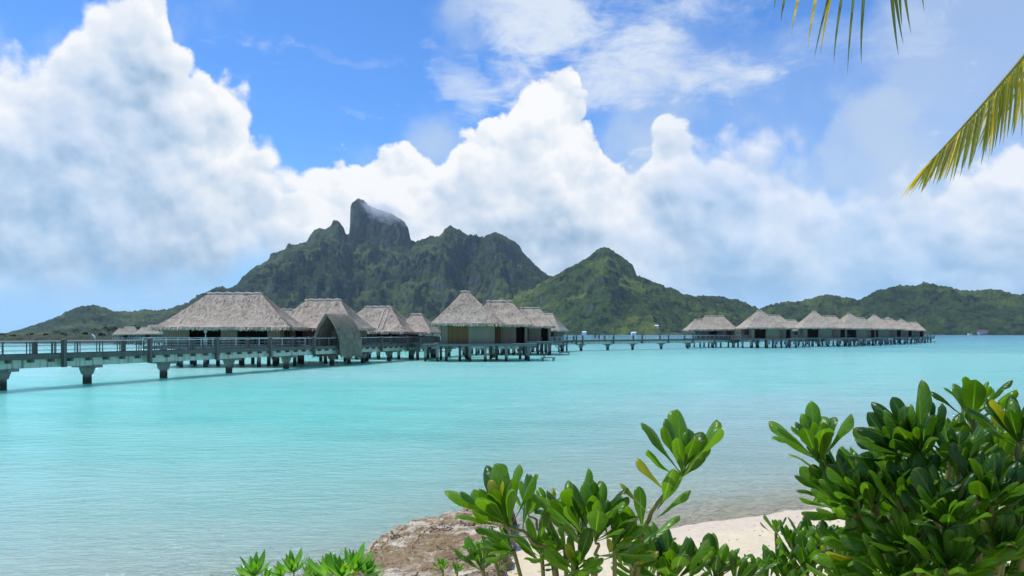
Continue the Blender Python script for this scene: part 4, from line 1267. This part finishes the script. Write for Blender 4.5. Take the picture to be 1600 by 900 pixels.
psrc = [islet_palm(i, 6.2 + i * .9) for i in range(2)]; tsrc = [islet_tree(i, 4.2 + i) for i in range(2)]
used_ = set(); placed_ = []
for i, (px, Z, kind_, k, sc_) in enumerate([(20, 340, 't', 0, .8), (48, 345, 't', 1, .7), (74, 338, 't', 0, .9), (98, 342, 't', 1, .75), (118, 345, 'p', 0, .8), (134, 340, 't', 1, .8), (148, 346, 'p', 1, .75),
        (160, 338, 't', 0, .95), (170, 352, 'p', 0, .95), (178, 341, 'p', 1, .85), (188, 350, 'p', 0, .85), (196, 340, 't', 1, .75), (212, 352, 'p', 1, .9), (228, 345, 't', 0, 1.0), (4, 344, 't', 1, .7), (86, 352, 'p', 0, .7)]):
    src_ = (psrc if kind_ == 'p' else tsrc)[k]
    o = src_ if (kind_, k) not in used_ else copy_tree(src_)
    used_.add((kind_, k))
    o.location = (at(px, Z), Z, .6); o.rotation_euler = (0, 0, i * 1.3); o.scale = (sc_,) * 3
    placed_.append((kind_, px, o))
ord_ = ['first', 'second', 'third', 'fourth', 'fifth', 'sixth', 'seventh', 'eighth', 'ninth', 'tenth']
for kk, nm_, cat_, grp_ in (('p', 'coconut palm', 'palm tree', 'palms on the low islet at left'), ('t', 'low bushy tree', 'tree', 'bushy trees on the low islet at left')):
    for j, (px, o) in enumerate(sorted([(p, q) for k2, p, q in placed_ if k2 == kk], key=lambda r: r[0])):
        tag(o, '%s, %s from the left on the islet beyond the left walkway' % (nm_, ord_[j]), cat_, grp_)

# ============================================================= foreground: rock, shrubs, palm
# ------------------------------------------------------------- ledge of coral rock at the water's edge
def rock():
    # plan outline of the ledge, followed round; height comes from a few bedded steps
    nx_, ny_ = 260, 230
    x = np.linspace(-3.6, 1.2, nx_); y = np.linspace(9.6, 17.6, ny_)
    X, Yv = np.meshgrid(x, y)
    # left/back edge of the rock
    edge = np.interp(Yv, [9.5, 12.0, 13.2, 14.0, 14.9, 15.6, 16.1, 16.7, 17.2, 17.6], [-3.2, -3.0, -2.68, -2.62, -2.3, -1.85, -1.55, -1.15, -.45, .3])
    edge = edge + .16 * fbm(Yv * 1.6, Yv * 0 + 2, 4) + .07 * perlin(Yv * 6, X * 2)
    dl = X - edge                                    # distance inside from the water side
    dr = .3 - X + .25 * fbm(X * 1.2, Yv * 1.2, 3)
    warp = .22 * fbm(X * .9 + 4, Yv * .9, 4)
    s = dl + warp
    def stepf(v, pos, h, w=.05): return h * sstep(v, pos - w, pos + w)
    z = -.55 + stepf(s, .02, .62, .10) + stepf(s, .20 + .10 * perlin(Yv * 1.3, X), .20, .02) + stepf(s, .55 + .2 * perlin(Yv * 1.1 + 9, X * .7), .15, .02) + stepf(s, 1.0 + .3 * perlin(Yv * .8 + 3, X * .7), .11, .02)
    z = z + .12 * fbm(X * 1.5, Yv * 1.5 + 3, 4)
    # bedding: thin lines that wander
    bed = ridged(X * .8 + .35 * Yv, Yv * 3.4 - X * 1.1, 4)
    z = z + .055 * bed + .035 * fbm(X * 9, Yv * 9, 4) + .02 * ridged(X * 16, Yv * 16, 3)
    z = z + .10 * sstep(-np.abs(Yv - 14.6), -1.0, 0)
    z = z * 1.0 - 1.4 * (1 - sstep(dr, 0, .5)) - 1.2 * (1 - sstep(Yv, 9.7, 10.4)) - .6 * (1 - sstep(-Yv, -17.55, -17.0))
    me = mesh_from('shore_rock', np.stack([X, Yv, z], -1).reshape(-1, 3), grid_faces(ny_, nx_))
    t = material('coral_rock')
    geo = t.node('ShaderNodeNewGeometry'); pos = geo.outputs['Position']
    sp = t.node('ShaderNodeSeparateXYZ'); t.l.new(pos, sp.inputs[0])
    nz = t.node('ShaderNodeSeparateXYZ'); t.l.new(geo.outputs['Normal'], nz.inputs[0])
    a = t.noise(pos, .9, 6, .6, .4); b = t.noise(t.map(pos, scale=(1.6, 5, 8), rot=(0, 0, R(18))), 1.0, 6, .7, .6); c = t.noise(pos, 14, 5, .7)
    col = t.mix(t.mr(a, .46, .60), srgb(152, 132, 102), srgb(208, 198, 176))
    col = t.mix(t.mr(b, .40, .56, 0, .9), col, srgb(136, 114, 82))
    col = t.mix(t.mr(c, .55, .72, 0, .7), col, srgb(70, 52, 38))
    col = t.mix(t.mr(c, .42, .30, 0, .5), col, srgb(236, 224, 208))
    col = t.mix(t.mr(sp.outputs[2], .0, .16, 1, 0), col, srgb(92, 74, 52))
    v = t.node('ShaderNodeTexVoronoi', feature='DISTANCE_TO_EDGE'); v.inputs['Scale'].default_value = .9
    t.l.new(t.vadd(pos, t.noise(pos, 2.2, 4, .6, out=1)), v.inputs['Vector'])
    crack = t.mr(v.outputs['Distance'], .0, .028, 1, 0)
    col = t.mix(t.m('MULTIPLY', crack, t.mr(a, .4, .6)), col, srgb(60, 44, 32))
    t.put(t.bs.inputs['Base Color'], col); t.put(t.bs.inputs['Roughness'], .9); t.put(t.bs.inputs['Specular IOR Level'], .2)
    t.put(t.bs.inputs['Normal'], t.bump(t.m('SUBTRACT', t.m('ADD', c, t.m('MULTIPLY', b, .8)), t.m('MULTIPLY', crack, .5)), .9, .05))
    o = link('shore_rock', me, t.mat, smooth=True)
    tag(o, 'layered brown and white coral rock ledge at the water edge beside the sand', 'rock')
rock()

# ------------------------------------------------------------- leaves
def leaf_material(name, dark, light, yellow, rough=.28):
    t = material(name)
    lt = t.node('ShaderNodeAttribute', attribute_name='tone'); lv = t.node('ShaderNodeAttribute', attribute_name='across'); ls_ = t.node('ShaderNodeAttribute', attribute_name='along')
    geo = t.node('ShaderNodeNewGeometry')
    tone = lt.outputs['Fac']
    col = t.mix(t.mr(tone, .0, .72, 0, 1), dark, light)
    col = t.mix(t.mr(tone, .88, .97), col, yellow)
    ax = t.m('ABSOLUTE', lv.outputs['Fac'])
    rib = t.mr(ax, .02, .13, 1, 0)
    col = t.mix(t.m('MULTIPLY', rib, t.mr(ls_.outputs['Fac'], .25, .95, .8, .15)), col, tuple(min(1, 1.7 * c + .04) for c in light))
    vein = t.m('SINE', t.m('MULTIPLY_ADD', ls_.outputs['Fac'], 52.0, t.m('MULTIPLY', ax, -14.0)))
    n = t.noise(geo.outputs['Position'], 28.0, 4, .6)
    col = t.mix(t.mr(n, .56, .74, 0, .35), col, tuple(c * .55 for c in dark))
    tipm = t.m('MULTIPLY', t.mr(ls_.outputs['Fac'], .93, 1.0), t.mr(n, .5, .6))
    col = t.mix(tipm, col, (.16, .12, .03))
    t.put(t.bs.inputs['Base Color'], col); t.put(t.bs.inputs['Roughness'], rough)
    t.put(t.bs.inputs['Specular IOR Level'], .36)
    t.put(t.bs.inputs['Coat Weight'], .08); t.put(t.bs.inputs['Coat Roughness'], .2)
    nb_ = t.bump(t.m('ADD', t.m('MULTIPLY', vein, .12), n), .25, .01)
    t.put(t.bs.inputs['Normal'], nb_)
    tl = t.node('ShaderNodeBsdfTranslucent'); t.put(tl.inputs[0], t.mix(1.0, col, (2.4, 2.3, .6), 'MULTIPLY'))
    mx = t.node('ShaderNodeMixShader'); mx.inputs[0].default_value = .40
    t.l.new(t.bs.outputs[0], mx.inputs[1]); t.l.new(tl.outputs[0], mx.inputs[2]); t.l.new(mx.outputs[0], t.out.inputs[0])
    return t.mat
M_LEAF = leaf_material('naupaka_leaf', (.018, .068, .005), (.098, .225, .012), (.26, .28, .02), .33)
M_LEAF2 = leaf_material('seedling_leaf', (.045, .16, .015), (.11, .30, .03), (.32, .38, .06), .38)
M_STEM = plain('green_brown_stem', (.16, .17, .045), .6)

class Foliage:
    def __init__(self): self.V = []; self.F = []; self.tone = []; self.ac = []; self.al = []; self.nv = 0
    def leaf(self, p, d, nrm, L, Wd, curl, roll, fold, tone, rnd, pointed=False, wave=.0, ns=11, nw=6, upc=0.0):
        """obovate leaf from p along d; nrm: upper side; curl: bend along its length (+ = tip bends back); roll: rims rolled under"""
        d = d.normalized(); s = d.cross(nrm)
        if s.length < 1e-4: s = Vector((1, 0, 0))
        s.normalize(); up = s.cross(d).normalized()
        pos = Vector(p); ang = 0.0
        tw = rnd.uniform(-.35, .35)
        ph = rnd.uniform(0, 6.28)
        rows = []
        lastw = 0
        for i in range(ns + 1):
            t_ = 1 - (1 - i / ns) ** 1.55
            dt_ = (1 - (1 - min(ns, i + 1) / ns) ** 1.55) - t_
            if pointed: w = Wd * (math.sin(math.pi * min(1, t_ ** .75)) ** .8 * .95 + .05 * (1 - t_))
            else:
                w = Wd * (.09 + .91 * sst(t_, .05, .74)) * math.sqrt(max(0, 1 - max(0, (t_ - .76) / .24) ** 3.0))
            w = max(w, Wd * .02)
            c_, s_ = math.cos(ang), math.sin(ang)
            dd = d * c_ - up * s_; uu = up * c_ + d * s_
            tt = tw * t_
            ss = s * math.cos(tt) + uu * math.sin(tt); u2 = uu * math.cos(tt) - s * math.sin(tt)
            for j in range(nw + 1):
                v = 2 * j / nw - 1
                av = abs(v)
                rr = roll * t_ ** .8
                xo = w * (av if rr == 0 else math.sin(min(av * rr, 2.6)) / rr) * (1 if v > 0 else -1)
                zo = fold * w * av * (1 - t_ * .6) - w * ((1 - math.cos(min(av * rr, 2.6))) / rr if rr > .01 else 0)
                zo += wave * w * av * math.sin(ph + t_ * 11 + (1.5 if v > 0 else 0))
                q = pos + ss * xo + u2 * zo
                self.V.append((q.x, q.y, q.z)); self.tone.append(tone); self.ac.append(v); self.al.append(t_)
            pos = pos + dd * (L * dt_)
            ang += (curl * 4 * t_ ** 3 + upc) * dt_
        b = self.nv; k = nw + 1
        for i in range(ns):
            for j in range(nw): self.F.append((b + i * k + j, b + i * k + j + 1, b + (i + 1) * k + j + 1, b + (i + 1) * k + j))
        self.nv += (ns + 1) * k
    def build(self, name, mat, parent, origin):
        V = np.array(self.V, float) - np.array(origin)
        me = mesh_from(name, V, np.array(self.F, dtype=np.int32))
        attr(me, 'tone', self.tone); attr(me, 'across', self.ac); attr(me, 'along', self.al)
        return link(name, me, mat, parent, smooth=True)
def sst(x, a, b):
    t_ = max(0.0, min(1.0, (x - a) / (b - a))); return t_ * t_ * (3 - 2 * t_)
def at3(px, py, Z): return Vector(((px - 800) / F * Z, Z, EYE + (HZ - py) / F * Z))

def rosette(fo, p, axis_, L, n, rnd, Wr=.158, tone0=.45, lo=.05, hi=.98, pointed=False, curl=(.3, 1.5), roll=(.8, 2.0), extra=0, stem_dir=None, tone_v=.3, fold=.25):
    """a whorl of leaves round the end of a shoot; extra: looser leaves down the stem"""
    a = axis_.normalized()
    e1 = a.cross(Vector((.2, 1, .1))).normalized(); e2 = a.cross(e1)
    for i in range(n + extra):
        ph = i * 2.39996 + rnd.uniform(-.25, .25)
        f_ = (i + .5) / n
        if i < n:
            th = lo + (hi - lo) * f_ ** 1.05 + rnd.uniform(-.1, .1); q = p - a * L * .10 * f_
        else:
            th = hi * .95 + rnd.uniform(-.15, .3); q = p - (stem_dir or a) * L * (.14 + .19 * (i - n)) ; ph += rnd.uniform(-.3, .3)
        rad = e1 * math.cos(ph) + e2 * math.sin(ph)
        d = a * math.cos(th) + rad * math.sin(th)
        nm = a * math.sin(th) - rad * math.cos(th)
        ln = L * (.62 + .42 * min(1, f_ * 1.5)) * rnd.uniform(.74, 1.12)
        if i >= n: ln *= .95
        tn = min(1, max(0, tone0 + rnd.uniform(-tone_v, tone_v) + (.10 if th < .5 else 0) + (.12 if i >= n else 0)))
        if rnd.random() < .008 + (.03 if i >= n else 0): tn = .97
        # outer leaves turn up again towards the light, then their tips roll back
        cu = rnd.uniform(*curl); upc = -.85 * max(0, th - .35)
        fo.leaf(q, d, nm, ln, ln * Wr * rnd.uniform(.8, 1.25), cu, rnd.uniform(*roll), rnd.uniform(.05, fold), tn, rnd, pointed, .12 if not pointed else 0, upc=upc)

def branch_path(a, b, rnd, sag=.1, n=10, bend=None):
    a = Vector(a); b = Vector(b); out = []
    L = (b - a).length
    c = (a + b) / 2 + Vector((rnd.uniform(-.1, .1), rnd.uniform(-.1, .1), -sag)) * L + (Vector(bend) if bend else Vector((0, 0, 0)))
    for i in range(n + 1):
        t_ = i / n
        q = a * (1 - t_) ** 2 + c * 2 * t_ * (1 - t_) + b * t_ * t_
        k = .006 * math.sin(t_ * 17 + a.x * 9)
        out.append(q + Vector((k, 0, k)))
    return out

SHR = 'naupaka shrubs in front of the beach'
def shrub(name, label, base, ros, mat, seed, cat='shrub', group=SHR, stem_r=.014, leaf_kw=None, joints=None):
    """ros: (px, py, Z, tilt in degrees (+ right), lean to the camera, leaf length in px, leaf count, extra leaves, tone)"""
    rnd = random.Random(seed); leaf_kw = leaf_kw or {}
    base = Vector(base)
    rt = root(name, base); tag(rt, label, cat, group)
    fo = Foliage(); ends = []
    for r in ros:
        px, py, Z, tilt, lean, Lp, n, ex, tone = r
        if mat is M_LEAF: n = int(n * 1.45) + 1; Lp *= 1.12
        p = at3(px, py, Z); L = Lp / F * Z
        ax = Vector((math.sin(R(tilt)), -math.sin(R(lean)), math.cos(R(tilt)) * math.cos(R(lean))))
        if joints and (px, py) in joints: j = at3(*joints[(px, py)])
        else: j = None
        rosette(fo, p, ax, L, n, rnd, tone0=tone, extra=ex, stem_dir=((p - j).normalized() if j else None), **leaf_kw)
        ends.append((p, j, ax, L))
    fo.build('foliage', mat, rt, base)
    for p, j, ax, L in ends:
        st = j if j is not None else base + Vector((rnd.uniform(-.05, .05), rnd.uniform(-.05, .05), 0))
        pts = branch_path(st, p, rnd, .02 if j else .10, 12, (0, 0, 0) if j is not None else tuple(-ax * L * .8))
        Lb = sum((pts[i + 1] - pts[i]).length for i in range(len(pts) - 1))
        r0 = min(stem_r, .005 + Lb * .012)
        v, f = tube([q - base for q in pts], [r0 * (1 - .55 * i / len(pts)) for i in range(len(pts))], 7)
        me = bpy.data.meshes.new('branch'); me.from_pydata(v, [], f); me.update(); link('branch', me, M_STEM, rt, smooth=True)
        if j is not None and not any((j - q).length < .02 for q in [base]):
            pts = branch_path(base, j, rnd, .12, 10)
            v, f = tube([q - base for q in pts], [stem_r * (1.1 - .3 * i / len(pts)) for i in range(len(pts))], 7)
            me = bpy.data.meshes.new('branch'); me.from_pydata(v, [], f); me.update(); link('branch', me, M_STEM, rt, smooth=True)
    return rt
def gz(x, y): return float(ground_z(x, y))

# middle shrub: two broad clusters left, the tall shoot right, all from one base low in the frame
b = at3(930, 990, 2.9); b.z = gz(b.x, b.y) - .02
shrub('naupaka_shrub', 'glossy green shrub in the lower middle with one tall shoot rising over the water', b, [
    (792, 815, 2.55, -24, 6, 96, 13, 4, .40), (826, 800, 2.75, 18, 0, 52, 6, 0, .55), (855, 792, 2.7, 12, -5, 40, 4, 0, .6),
    (905, 828, 2.6, -12, 0, 92, 12, 2, .42), (932, 838, 2.5, 14, 10, 88, 10, 3, .45), (880, 858, 2.7, -60, 20, 58, 7, 2, .5),
    (1067, 735, 2.45, 4, 4, 88, 11, 10, .5), (958, 858, 2.5, 30, 25, 70, 7, 2, .5), (845, 868, 2.75, -5, 30, 52, 8, 3, .4),
    (800, 862, 2.8, -50, 30, 55, 7, 1, .35), (752, 888, 2.9, -10, 10, 50, 10, 0, .25), (770, 870, 3.0, -30, 0, 45, 8, 1, .3),
    (900, 890, 2.5, 0, 45, 60, 8, 2, .5), (985, 880, 2.6, 15, 25, 55, 8, 2, .5)],
    M_LEAF, 5, joints={(792, 815): (895, 880, 2.7), (1067, 735): (1000, 838, 2.6), (905, 828): (915, 880, 2.65), (932, 838): (925, 885, 2.6), (826, 800): (860, 855, 2.72)})
b = at3(1050, 1000, 3.0); b.z = gz(b.x, b.y) - .02
shrub('naupaka_shrub', 'low dark green shrub with one big upright rosette, below the tall shoot', b,
      [(1049, 908, 2.8, -4, 10, 90, 16, 2, .22), (1010, 905, 3.0, -25, 0, 66, 9, 1, .3), (1082, 898, 3.0, 20, 0, 62, 8, 1, .35), (1030, 880, 3.2, 0, 0, 55, 8, 1, .3)], M_LEAF, 8)
b = at3(1125, 1010, 3.2); b.z = gz(b.x, b.y) - .02
shrub('naupaka_shrub', 'small shrub at the bottom edge between the big dark rosette and the bare sand', b,
      [(1117, 900, 3.0, 4, 5, 60, 12, 1, .3), (1150, 912, 2.9, 30, 0, 55, 7, 0, .4), (1175, 905, 3.1, 20, 0, 48, 6, 0, .35)], M_LEAF, 9)
b = at3(690, 1040, 3.2); b.z = gz(b.x, b.y) - .02
shrub('naupaka_shrub', 'tiny green shoot standing in front of the rock, left of the middle shrub', b,
      [(690, 893, 3.2, 0, 10, 22, 8, 0, .5), (712, 896, 3.1, 20, 0, 20, 6, 0, .4)], M_LEAF, 10, stem_r=.008)
# the tall dense shrub at the right edge
rr = random.Random(77)
b = at3(1500, 1050, 3.1); b.z = gz(b.x, b.y) - .02
big = [
    (1436, 706, 2.45, -30, 8, 98, 14, 3, .20), (1400, 712, 2.5, -45, 10, 80, 8, 1, .2), (1519, 650, 2.6, 2, 0, 74, 9, 2, .40), (1592, 690, 2.35, -12, 5, 88, 12, 2, .12),
    (1496, 735, 2.5, -10, 15, 84, 12, 2, .30), (1364, 788, 2.5, -14, 8, 92, 12, 2, .30), (1413, 794, 2.4, 0, 12, 95, 12, 2, .16), (1334, 800, 2.55, -50, 12, 86, 10, 2, .35),
    (1545, 790, 2.3, 5, 18, 100, 13, 2, .12), (1480, 820, 2.3, -18, 25, 95, 12, 2, .22), (1420, 860, 2.4, -40, 20, 85, 10, 2, .42), (1350, 870, 2.55, -45, 15, 78, 10, 2, .5),
    (1600, 800, 2.4, 5, 10, 95, 12, 0, .12), (1560, 870, 2.3, -5, 25, 95, 12, 2, .2), (1490, 900, 2.3, -10, 30, 95, 12, 2, .3), (1405, 915, 2.4, -20, 25, 85, 12, 1, .35),
    (1650, 720, 2.5, 5, 0, 90, 12, 0, .2), (1640, 870, 2.4, 0, 10, 90, 12, 0, .2), (1340, 925, 2.6, -20, 10, 75, 10, 0, .4), (1560, 720, 2.8, 5, 0, 75, 10, 0, .35)]
for _ in range(46):     # inner whorls behind
    px = rr.uniform(1330, 1700); topy = np.interp(px, [1330, 1400, 1440, 1520, 1600, 1700], [800, 745, 700, 690, 690, 700])
    py = rr.uniform(topy, 960); Z = rr.uniform(2.7, 3.6)
    big.append((px, py, Z, rr.uniform(-35, 25), rr.uniform(-10, 25), rr.uniform(60, 80), 10, 1, rr.uniform(.1, .45)))
shrub('naupaka_shrub', 'tall dense dark green shrub filling the lower right corner', b, big, M_LEAF, 12, stem_r=.02)
b = at3(1330, 1040, 2.9); b.z = gz(b.x, b.y) - .02
shrub('naupaka_shrub', 'shrub leaning left over the sand with one round rosette at its top', b,
      [(1277, 712, 2.7, -14, 5, 84, 13, 4, .42), (1318, 752, 2.75, 5, 8, 70, 9, 2, .35), (1300, 775, 2.75, -35, 10, 66, 8, 2, .4)], M_LEAF, 13,
      joints={(1277, 712): (1340, 800, 2.8), (1318, 752): (1345, 830, 2.8), (1300, 775): (1350, 850, 2.8)})
b = at3(1250, 1010, 3.5); b.z = gz(b.x, b.y) - .02
low = [(1213, 832, 3.6, -4, 0, 30, 5, 1, .4), (1240, 862, 3.5, 2, 5, 48, 11, 1, .35), (1270, 858, 3.6, 5, 5, 52, 11, 1, .3), (1300, 860, 3.5, 0, 5, 50, 10, 1, .3), (1222, 892, 3.3, -15, 5, 48, 10, 1, .4),
       (1262, 895, 3.3, 0, 5, 56, 12, 1, .35), (1305, 898, 3.3, 5, 5, 56, 12, 1, .3), (1200, 905, 3.2, -25, 0, 46, 9, 0, .4), (1232, 915, 3.2, 0, 10, 50, 10, 0, .4), (1285, 880, 3.7, 0, 0, 50, 10, 0, .2), (1330, 880, 3.6, 10, 0, 50, 10, 0, .2)]
shrub('naupaka_shrub', 'low bushy shrub with small rounded leaves in front of the sand', b, low, M_LEAF, 14)
# bright seedlings at the bottom left
kw = dict(Wr=.13, pointed=True, lo=.1, hi=1.3, curl=(-.2, .6), roll=(.1, .4), tone_v=.25)
for (x_, y_, lab, rs, sd) in [
    (398, 1010, 'leftmost full tuft of narrow bright leaves at the bottom edge over the water', [(398, 897, 3.4, 0, 8, 38, 22, 0, .5), (382, 900, 3.5, -25, 0, 30, 12, 0, .4), (415, 903, 3.5, 25, 0, 28, 12, 0, .5)], 31),
    (462, 1010, 'middle tuft of narrow bright leaves at the bottom edge over the water', [(458, 892, 3.4, -4, 8, 38, 22, 0, .5), (482, 896, 3.4, 22, 0, 32, 16, 0, .4), (440, 900, 3.5, -25, 0, 30, 14, 0, .5)], 32),
    (535, 1010, 'widest tuft of bright pointed leaves at the bottom edge, touching the rock', [(518, 896, 3.3, -8, 5, 46, 24, 0, .5), (553, 892, 3.3, 8, 8, 50, 24, 0, .55), (535, 900, 3.2, 0, 10, 42, 18, 0, .45), (572, 898, 3.3, 28, 0, 36, 14, 0, .5), (500, 903, 3.4, -28, 0, 34, 14, 0, .5)], 33),
    (331, 1010, 'tips of a small bright tuft just peeping over the bottom edge, far left', [(331, 912, 3.5, 0, 5, 20, 12, 0, .4)], 34)]:
    b = at3(x_, y_, 3.6); b.z = gz(b.x, b.y) - .02
    shrub('green_tuft', lab, b, rs, M_LEAF2, sd, 'plant', 'bright tufts of narrow leaves at the bottom left', .006, kw)

# ------------------------------------------------------------- coconut palm whose fronds hang into the picture
def palm():
    crown = at3(1815, -190, 6.6)
    base = Vector((crown.x + 1.3, crown.y + .6, 0)); base.z = gz(base.x, base.y) - .1
    rt = root('coconut_palm', base)
    tag(rt, 'coconut palm just outside the right edge whose fronds hang into the upper right sky', 'palm tree')
    pts = [base + (crown - base) * (i / 16) + Vector((-.5 * math.sin(math.pi * i / 16) * -1, 0, 0)) for i in range(17)]
    v, f = tube([q - base for q in pts], [.19 - .07 * (i / 16) + (.012 if i % 2 else 0) + (.08 if i == 0 else 0) for i in range(17)], 14)
    me = bpy.data.meshes.new('trunk'); me.from_pydata(v, [], f); me.update(); link('trunk', me, M_BARK, rt, smooth=True)
    def frond(tip, ctrl, seed, leaf_len, hang=.75, density=44, tone0=.35, spread=.5, width=.018, tips=None):
        rnd = random.Random(seed)
        a = Vector(crown); c = Vector(ctrl); e = Vector(tip); n = 40
        P = [a * (1 - i / n) ** 2 + c * 2 * (i / n) * (1 - i / n) + e * (i / n) ** 2 for i in range(n + 1)]
        v, f = tube([q - base for q in P], [.022 * (1 - .85 * i / n) + .002 for i in range(n + 1)], 6)
        me = bpy.data.meshes.new('frond_rib'); me.from_pydata(v, [], f); me.update()
        fr_ = bpy.data.meshes.new('frond')
        fo = Foliage()
        for (x0_, tx, ty, tn_) in (tips or ()):
            k = min(range(n + 1), key=lambda i: abs(800 + P[i].x / P[i].y * F - x0_)); q = P[k]
            e_ = at3(tx, ty, q.y - .05); dr_ = (e_ - q); L = dr_.length
            fo.leaf(q, dr_ + Vector((0, 0, .12 * L)), Vector((-.6, -.5, .5)), L * 1.02, width * rnd.uniform(.8, 1.1), rnd.uniform(.15, .35), .0, .5, tn_, rnd, True, 0, 10, 2)
        for i in range(14 if tips else 0):      # upper side of the frond, standing out level from the rib
            t_ = .74 + .24 * i / 13; k = min(n - 1, int(t_ * n)); q = P[k]; d = (P[k + 1] - P[k]).normalized()
            for sd in (-1, 1):
                s0 = d.cross(Vector((0, 0, 1))).normalized()
                fo.leaf(q, s0 * sd * .9 + d * .8 + Vector((0, 0, .12)), Vector((0, 0, 1)), .34 * rnd.uniform(.85, 1.1), width * .9, .1, 0, .5, min(.85, max(0, .35 + rnd.uniform(-.3, .3))), rnd, True, 0, 8, 2)
        for i in range(0 if tips else density):
            t_ = .10 + .90 * (i / (density - 1))
            k = min(n - 1, int(t_ * n)); q = P[k].lerp(P[k + 1], t_ * n - k)
            d = (P[k + 1] - P[k]).normalized()
            side0 = d.cross(Vector((0, 0, 1)));  side0 = side0.normalized() if side0.length > .01 else Vector((1, 0, 0))
            for sd in (-1, 1):
                fw = (.62 + 1.3 * max(0, t_ - .55)) * (1.35 if hang < .7 else 1)
                dr_ = side0 * sd * spread + d * fw + Vector((0, 0, -hang * (1 - .45 * max(0, t_ - .5) * 2))) + Vector((rnd.uniform(-.09, .09), rnd.uniform(-.09, .09), rnd.uniform(-.1, .1)))
                dr_.normalize()
                L = leaf_len * (.35 + .65 * math.sin(math.pi * min(1, .12 + t_ * .80))) * rnd.uniform(.86, 1.08)
                if t_ > .93: L *= .85
                nm = side0 * sd * .5 + Vector((0, 0, .8)) 
                tn = .97 if rnd.random() < .12 else min(.85, max(0, tone0 + rnd.uniform(-.3, .3)))
                fo.leaf(q, dr_, nm, L, width * rnd.uniform(.8, 1.1), rnd.uniform(.15, .5), .0, .5, tn, rnd, True, 0, 8, 2)
        o = fo.build('frond', M_PALM, rt, base)
        link('frond_rib', me, M_STEMP, o, smooth=True)
    # the one drooping in from the right edge
    frond(at3(1456, 250, 6.2), at3(1632, 62, 6.4), 1, .78, .74, 108, .6, .42, .012)
    # the one above the frame, only its leaflet tips hang into view
    frond(at3(1195, -48, 5.9), at3(1400, -120, 6.2), 2, .98, 1.7, 25, .35, .14, .014, tips=[
        (1225, 1210, 16, .3), (1238, 1221, 33, .3), (1262, 1238, 52, .97), (1288, 1264, 72, .97), (1312, 1284, 82, .97), (1322, 1276, 91, .15), (1328, 1303, 97, .3), (1342, 1325, 112, .3), (1352, 1344, 96, .2),
        (1380, 1399, 82, .2), (1386, 1406, 66, .2), (1404, 1407, 38, .2), (1398, 1419, 50, .3), (1430, 1441, 16, .6), (1212, 1196, 4, .3), (1450, 1462, -6, .3)])
    # the rest of the crown, outside the picture
    for i, (dx, dy, dz) in enumerate([(2.9, .3, -.4), (2.2, 2.0, .9), (.9, 3.0, .8), (-.2, 3.1, 1.6), (2.4, -1.9, .2), (.6, -2.6, 1.2), (1.4, 1.4, 2.2), (1.6, -.4, 2.8), (2.4, 1.0, -1.4)]):
        c3 = crown + Vector((dx * .5, dy * .5, dz * .5 + 1.1)); frond(crown + Vector((dx, dy, dz)), c3, 10 + i, .7, .7, 34, .3, .7, .02)
    for i in range(5):
        an = i * 1.3
        bm = bmesh.new(); bmesh.ops.create_uvsphere(bm, u_segments=14, v_segments=10, radius=.12)
        for vv in bm.verts: vv.co.z *= 1.2
        me = bpy.data.meshes.new('coconut'); bm.to_mesh(me); bm.free()
        o = link('coconut', me, M_STEM, rt, smooth=True); o.location = crown - base + Vector((math.cos(an) * .22, math.sin(an) * .22, -.25))
M_BARK = plain('palm_bark', (.22, .19, .16), .9)
M_STEMP = plain('frond_rib', (.20, .22, .05), .5)
def palm_leaf_mat():
    m = leaf_material('palm_leaflet', (.055, .090, .014), (.20, .23, .035), (.50, .40, .03), .35)
    return m
M_PALM = palm_leaf_mat()
palm()

# ------------------------------------------------------------- bits of coral rubble and fallen leaves on the sand
def pebble(x, y, s, i):
    rnd = random.Random(i)
    bm = bmesh.new(); bmesh.ops.create_icosphere(bm, subdivisions=2, radius=s)
    for v in bm.verts:
        v.co *= 1 + .25 * rnd.uniform(-1, 1); v.co.z *= .6
    me = bpy.data.meshes.new('coral_fragment'); bm.to_mesh(me); bm.free()
    return me
rn = random.Random(4)
ms = [pebble(0, 0, 1.0, i) for i in range(4)]
V_, F_ = [], []
for i in range(240):
    x = rn.uniform(-.2, 7.5); y = rn.uniform(8.5, 17.2)
    z = gz(x, y)
    if z < .03: continue
    s = rn.uniform(.008, .028); m0 = ms[i % 4]; b0 = len(V_)
    V_ += [(x + v.co.x * s, y + v.co.y * s, z + v.co.z * s) for v in m0.vertices]
    F_ += [tuple(b0 + k for k in p.vertices) for p in m0.polygons]
for m0 in ms: bpy.data.meshes.remove(m0)
o = link('coral_rubble', mesh_from('coral_rubble', V_, F_), plain('coral_bits', (.36, .30, .24), .9))
tag(o, 'small bits of coral and shell scattered over the sand', kind='stuff')
